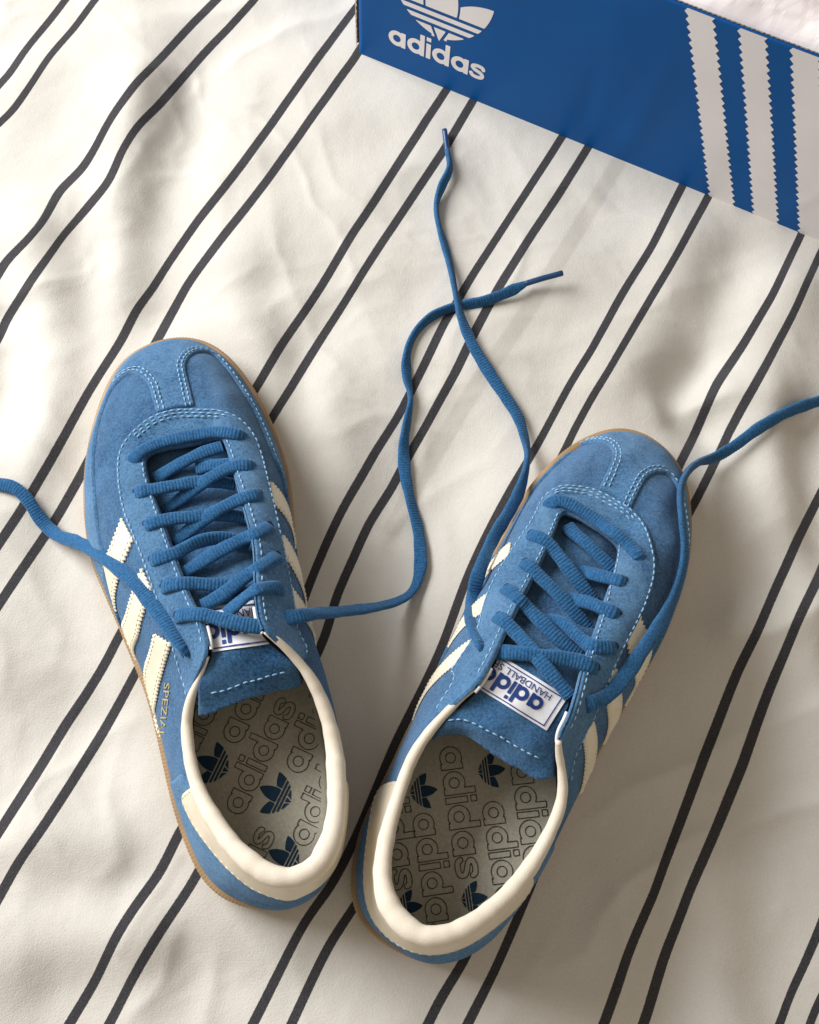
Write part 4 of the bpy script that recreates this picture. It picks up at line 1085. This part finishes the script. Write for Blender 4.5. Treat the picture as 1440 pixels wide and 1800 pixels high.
def duvet_mat():
    m, N, L, P = mat('striped_cotton')
    def attr(n_): a = N.new('ShaderNodeAttribute'); a.attribute_name = n_; return a.outputs['Fac']
    def math_(op, a, b=None, c=None):
        n_ = N.new('ShaderNodeMath'); n_.operation = op
        for i, v in enumerate((a, b, c)):
            if v is None: continue
            if isinstance(v, (int, float)): n_.inputs[i].default_value = v
            else: L.new(v, n_.inputs[i])
        return n_.outputs[0]
    tc = N.new('ShaderNodeTexCoord')
    def noise(s, d, rg=.5):
        n_ = N.new('ShaderNodeTexNoise'); n_.inputs['Scale'].default_value = s; n_.inputs['Detail'].default_value = d; n_.inputs['Roughness'].default_value = rg
        L.new(tc.outputs['Object'], n_.inputs['Vector']); return n_.outputs[0]
    u = attr('weave_u'); u = math_('ADD', u, math_('MULTIPLY', math_('SUBTRACT', noise(1600, 2), .5), .006))
    fr = math_('SUBTRACT', u, math_('ROUND', u)); d = math_('ABSOLUTE', math_('SUBTRACT', math_('ABSOLUTE', fr), .108))
    mask = math_('MULTIPLY', math_('SUBTRACT', .0335, d), 260); n_ = N.new('ShaderNodeClamp'); L.new(mask, n_.inputs[0]); mask = n_.outputs[0]
    yarn = noise(2400, 3, .8)
    dk = N.new('ShaderNodeValToRGB'); dk.color_ramp.elements[0].position = .35; dk.color_ramp.elements[1].position = .72
    dk.color_ramp.elements[0].color = (.014, .014, .016, 1); dk.color_ramp.elements[1].color = (.092, .090, .098, 1); L.new(yarn, dk.inputs[0])
    lt = N.new('ShaderNodeValToRGB'); lt.color_ramp.elements[0].color = (.56, .54, .488, 1); lt.color_ramp.elements[1].color = (.68, .66, .608, 1)
    L.new(noise(900, 4, .75), lt.inputs[0])
    mb = N.new('ShaderNodeMix'); mb.data_type = 'RGBA'; L.new(math_('MULTIPLY', attr('band'), .55), mb.inputs[0]); L.new(lt.outputs[0], mb.inputs[6]); mb.inputs[7].default_value = (.46, .435, .385, 1)
    mx = N.new('ShaderNodeMix'); mx.data_type = 'RGBA'; L.new(mask, mx.inputs[0]); L.new(mb.outputs[2], mx.inputs[6]); L.new(dk.outputs[0], mx.inputs[7])
    L.new(mx.outputs[2], P.inputs['Base Color']); P.inputs['Roughness'].default_value = .92; P.inputs['Specular IOR Level'].default_value = .1
    P.inputs['Sheen Weight'].default_value = .12
    bp = N.new('ShaderNodeBump'); bp.inputs['Strength'].default_value = .55; bp.inputs['Distance'].default_value = .0006
    L.new(noise(1150, 3, .75), bp.inputs['Height'])
    bp2 = N.new('ShaderNodeBump'); bp2.inputs['Strength'].default_value = .24; bp2.inputs['Distance'].default_value = .006
    L.new(noise(30, 3, .5), bp2.inputs['Height']); L.new(bp.outputs[0], bp2.inputs['Normal']); L.new(bp2.outputs[0], P.inputs['Normal'])
    return m
me.materials.append(duvet_mat())

# =================================================================== LACES
def dz(px, py):
    p = at(px, py, 0.003); return float(duvet_z(np.array([p.x]), np.array([p.y]))[0])
def span(sh, pts, lift=.002, d0=None, d1=None, tw=None, dive=(0.003, 0.003), flat=.0018):
    """lace run between two photo points on the shoe: heights follow the eyestay; d0/d1 = extra drop at a hidden end"""
    def z_at(px, py):
        s_, t_ = sh.hit(px, py); return sh.eval(np.array([s_]), np.array([t_]), .0014+flat)[0][2]
    z0 = z_at(*pts[0]) if d0 is None else d0; z1 = z_at(*pts[-1]) if d1 is None else d1
    P2 = np.array([p[:2] for p in pts], float); L_ = np.r_[0, np.cumsum(np.linalg.norm(np.diff(P2, axis=0), axis=1))]; L_ /= L_[-1]
    P = [vec(at(p[0], p[1], z0+(z1-z0)*f+lift*4*f*(1-f))) for p, f in zip(P2, L_)]
    return lace_mesh(P, tw)
def aglet(P, root, lace):
    V, Fc = tube(resample(np.array(P), .002), np.full(len(resample(np.array(P), .002)), .00165), 12)
    return new_obj('aglet', V, Fc, M['aglet'], lace)
def zt(sh, px, py, off=.003):
    s_, t_ = sh.hit(px, py); return float(sh.eval(np.array([s_]), np.array([t_]), off)[0][2])
def edge_dive(sh, p, q):
    return None
def proj(p):
    q = R_wc.transposed() @ (Vector(p)-CAMPOS); return (720-F*q.x/q.z, 900+F*q.y/q.z)
def over(sh, x, y):
    hp, hn, hi, hd = sh.bvh.ray_cast(CAMPOS, ray(x, y))
    return None if hp is None else (hp.z, hd, abs(hn.z))
def blur(z, sig):
    r = int(3*sig); k = np.exp(-.5*(np.arange(-r, r+1)/sig)**2); k /= k.sum()
    return np.convolve(np.pad(z, (r, r), 'edge'), k, 'valid')
def snap(sh, P, tw):
    """keep a loose lace on top of the shoe it lies over"""
    tw = np.zeros(len(P)) if tw is None else np.array(tw, float)
    D = cat_rom(np.hstack([np.array(P), tw[:, None]]), 8); out = []
    px = [proj(p[:3]) for p in D]; z = D[:, 2].copy()
    for i, (x, y) in enumerate(px):
        h = over(sh, x, y)
        if h is not None and i > 9 and h[0] > .018: z[i] = max(z[i], h[0]+.0040)
    z2 = np.maximum(blur(z, 3.5), z-.0012); z2[:8] = z[:8]
    return [vec(at(x, y, q)) for (x, y), q in zip(px, z2)], list(D[:, 3])
def lace_spans(sh, root, spans, ends):
    parts = []
    eye = []
    for sp in spans:
        kind, pts, opt = sp
        # kind: 'oo' both ends go down through eyelets; 'ou' starts at an eyelet, ends under the other eyestay; 'uu' both under
        zz = []
        for e_, (px, py) in ((0, pts[0]), (1, pts[-1])):
            k = kind[e_]
            if k == 'o': zz.append(zt(sh, px, py, .0030)); eye.append((px, py))
            else: zz.append(opt.get('zu', None) or 0)
        P2 = np.array(pts, float); L_ = np.r_[0, np.cumsum(np.linalg.norm(np.diff(P2, axis=0), axis=1))]; L_ /= L_[-1]
        z0, z1 = zz
        if kind[0] == 'u': z0 = opt['z0']
        if kind[1] == 'u': z1 = opt['z1']
        lift = opt.get('lift', .0025)
        tw = opt.get('tw')
        tw = np.zeros(len(P2)) if tw is None else np.array(tw, float)
        Dn = cat_rom(np.hstack([P2, tw[:, None]]), 8); nD = len(Dn)
        L_ = np.r_[0, np.cumsum(np.linalg.norm(np.diff(Dn[:, :2], axis=0), axis=1))]; L_ /= L_[-1]
        P = [vec(at(x, y, z0+(z1-z0)*f+lift*4*f*(1-f))) for (x, y, _), f in zip(Dn, L_)]
        # over the eyestay the cord rides on the leather until it drops into the throat
        on = [None]*nD
        for a, (x, y, _) in enumerate(Dn):
            h = over(sh, x, y)
            if h is not None and h[1] < np.linalg.norm(P[a]-vec(CAMPOS))+.012: on[a] = h[0]+.0032
        rng_ = set()
        if kind[0] == 'o':
            for a in range(nD):
                if on[a] is None: break
                rng_.add(a)
        if kind[1] == 'o':
            for a in range(nD-1, -1, -1):
                if on[a] is None: break
                rng_.add(a)
        z = np.array([p[2] for p in P])
        for a in rng_: z[a] = on[a]
        z = np.maximum(blur(z, 2.5), np.where([a in rng_ for a in range(nD)], z-.0005, -1))
        P = [vec(at(x, y, q_)) for (x, y, _), q_ in zip(Dn, z)]
        tw = list(Dn[:, 2])
        if kind[0] == 'o': P = [P[0]-vec((0, 0, .0045))+(P[0]-P[2])*.45]+P; tw = [tw[0]]+tw
        if kind[1] == 'o': P = P+[P[-1]-vec((0, 0, .0045))+(P[-1]-P[-3])*.45]; tw = tw+[tw[-1]]
        parts.append(lace_mesh(P, tw, width=.0064, th=.0033))
    ag = []
    for P, tw, agl in ends:
        P, tw = snap(sh, P, tw); parts.append(lace_mesh(P, tw, width=.0068, th=.0032, taper=agl is not None))
        if agl is not None: ag.append(agl)
    V, Fc = join(parts)
    lace = new_obj('lace', V, Fc, M['lace'], root)
    for a in ag: aglet(a, root, lace)
    for px, py in eye:
        s_, t_ = sh.hit(px, py); p, n = sh.eval(np.array([s_]), np.array([t_]), .0017, True); p, n = p[0], n[0]
        t1 = np.cross(n, vec((0, 1, 0))); t1 /= np.linalg.norm(t1); t2 = np.cross(n, t1)
        V = [p+(t1*math.cos(a)+t2*math.sin(a))*.0018 for a in np.linspace(0, 2*math.pi, 16, endpoint=False)]
        new_obj('eyelet', V, [tuple(range(16))], M['hole'], root)
    return lace
def free(pts, zs, tw=None):
    return [vec(at(x, y, z)) for (x, y), z in zip(pts, zs)], tw

def ground_path(pts, start_z, k_land, extra=.0017, lifts=None):
    """first k_land points come down from start_z (list), the rest lie on the cover"""
    out = []
    for i, (x, y) in enumerate(pts):
        if i < len(start_z): z = start_z[i]
        else: z = dz(x, y)+extra+(lifts.get(i, 0) if lifts else 0)
        out.append(vec(at(x, y, z)))
    return out
# left shoe
spL = [
 ('oo', R1([(325,688),(375,640),(480,597),(620,565),(760,545),(875,562)]), dict(lift=.003)),
 ('uu', R1([(430,790),(470,765),(560,710),(680,650),(790,618)]), dict(z0=.052, z1=.055, lift=.003)),
 ('uu', R1([(640,735),(720,715),(850,705)]), dict(z0=.053, z1=.058, lift=.001)),
 ('ou', R1([(350,850),(480,828),(620,803),(740,795),(860,815)]), dict(z1=.056, lift=.003)),
 ('ou', R1([(925,715),(840,718),(740,765),(640,832),(560,890),(480,945)]), dict(z1=.056, lift=.004)),
 ('ou', R1([(400,1012),(520,985),(640,975),(760,962),(900,980)]), dict(z1=.062, lift=.003)),
 ('ou', R1([(960,860),(880,882),(760,940),(640,1022),(530,1110)]), dict(z1=.064, lift=.004)),
 ('ou', R1([(430,1190),(540,1162),(640,1108),(740,1082),(830,1092),(930,1120)]), dict(z1=.068, lift=.003, tw=[0,10,40,45,30,10])),
 ('ou', R1([(1012,1022),(960,1055),(890,1085),(780,1140),(680,1200),(580,1262)]), dict(z1=.071, lift=.004)),
 ('ou', R1([(490,1322),(600,1312),(720,1318),(880,1330)]), dict(z1=.074, lift=.003)),
 ('ou', R1([(1052,1172),(980,1222),(880,1290),(780,1370),(670,1430)]), dict(z1=.077, lift=.005)),
 ('ou', R1([(1062,1332),(960,1340),(880,1395),(790,1475)]), dict(z1=.082, lift=.004, tw=[0,15,30,20])),
 ('ou', R1([(560,1472),(680,1470),(800,1500),(900,1522),(1000,1535)]), dict(z1=.086, lift=.004)),
]
pL = [(490,1088),(500,1087),(530,1082),(560,1078),(600,1075),(640,1070),(675,1064),(705,1054),(727,1037),(738,1005),(739,965),(734,925),(722,880),(712,830),(710,780),(717,735),(722,700),(715,660),(716,620),(730,585),(760,556),(800,539),(850,530),(890,515),(925,498)]
zA = zt(shL, 500, 1087, .003)
endL1 = (ground_path(pL, [zA-.004, zA, zA-.002, zA-.012, zA-.033, .030, .014, .007], 8, .0022, {9:.002, 10:.001, 21:.0005, 22:.0015, 23:.0025, 24:.004}),
         [0,0,0,-10,-20,-25,-35,-45,-50,-30,0,25,40,10,40,65,85,35,65,75,70,75,60,45,20],
         A([(921,499.5)], dz(925,498)+.0055)+A([(955,489)], dz(955,489)+.0075)+A([(989,480)], dz(989,480)+.0085))
pM = [(334,1146),(326,1141),(305,1115),(285,1085),(262,1055),(235,1022),(205,996),(178,975),(158,964),(130,951),(105,943),(85,928),(66,905),(50,880),(30,860),(5,852),(-30,848)]
zB = [zt(shL, *p, .0032) for p in pM[1:8]]
endL2 = (ground_path(pM, [zB[0]-.0055, zB[0]+.0022]+[z+.002 for z in zB[1:]]+[.036, .022, .010], 11, .0022), [60,50,25,5,0,0,0,0,-5,-15,-10,0,0,0,-10,-10,0], None)
lace_spans(shL, shoeL, spL, [endL1, endL2])
# right shoe
spR = [
 ('oo', R3([(655,420),(705,398),(790,435),(900,508),(1000,580),(1080,668)]), dict(lift=.004)),
 ('uu', R3([(735,510),(770,552),(830,600),(900,668),(965,735)]), dict(z0=.052, z1=.057, lift=.003)),
 ('uo', R3([(770,730),(850,742),(930,762),(1005,778)]), dict(z0=.056, lift=.002)),
 ('ou', R3([(575,560),(640,590),(705,665),(780,765),(870,880)]), dict(z1=.060, lift=.004, tw=[0,10,20,15,5])),
 ('uo', R3([(690,855),(750,862),(830,875),(900,902),(972,932)]), dict(z0=.062, lift=.003)),
 ('ou', R3([(548,692),(620,765),(700,842),(770,920),(850,1015)]), dict(z1=.066, lift=.004)),
 ('uo', R3([(620,965),(670,965),(730,985),(800,1045),(860,1085),(955,1085)]), dict(z0=.068, lift=.004, tw=[0,10,35,40,25,0])),
 ('ou', R3([(462,812),(540,890),(620,970),(700,1050),(810,1140)]), dict(z1=.074, lift=.005)),
 ('uo', R3([(390,1112),(480,1112),(560,1120),(680,1135),(800,1155),(868,1182)]), dict(z0=.079, lift=.004, tw=[0,10,30,30,10,0])),
 ('ou', R3([(425,945),(510,1030),(580,1110),(660,1210),(760,1325)]), dict(z1=.083, lift=.006, tw=[0,5,25,35,30])),
]
pR = R3([(345,1100),(340,1080),(312,1030),(290,960),(293,880),(315,770),(355,660),(405,555),(460,465),(510,370),(540,280),(552,200),(545,130),(510,10)])+[(890,700),(860,655),(832,608),(812,560),(800,510),(791,465),(780,425),(770,390),(767,358),(778,325),(791,296),(786,262)]
zC = [zt(shR, *p, .0032) for p in pR[1:5]]
endR1 = (ground_path(pR, [zC[0]-.0055, zC[0]+.0022]+[z+.002 for z in zC[1:]]+[.048, .043, .038, .033, .028, .022, .014, .008, .006], 14, .0024, {14:.001, 15:.001, 16:.002, 17:.004, 18:.0035, 19:.001, 22:.001, 23:.002, 24:.002}),
         [50,45,30,20,10,15,25,30,25,35,60,75,45,20,0,-5,5,40,70,55,50,75,85,55,70,60],
         A([(786.5,266)], dz(786,262)+.0025)+A([(784,247)], dz(784,247)+.003)+A([(781.5,228)], dz(781,228)+.004))
pS = R3([(825,1362),(842,1352),(920,1320),(1000,1240),(1090,1105),(1190,955),(1258,805),(1292,650),(1280,500),(1270,365),(1300,272)])+[(1230,812),(1254,805),(1290,785),(1335,752),(1390,722),(1450,702),(1500,690)]
zD = [zt(shR, *p, .0034) for p in pS[1:10]]
endR2 = (ground_path(pS, [zD[0]-.0055, zD[0]+.0035]+[z+a for z, a in zip(zD[1:], (.004, .007, .010, .012, .013, .013, .012, .009))]+[.030, .014, .008, .006], 14, .0024, {14:.002, 15:.002}), [30,20,10,5,10,25,55,50,60,60,75,85,60,40,35,40,45,40], None)
lace_spans(shR, shoeR, spR, [endR1, endR2])
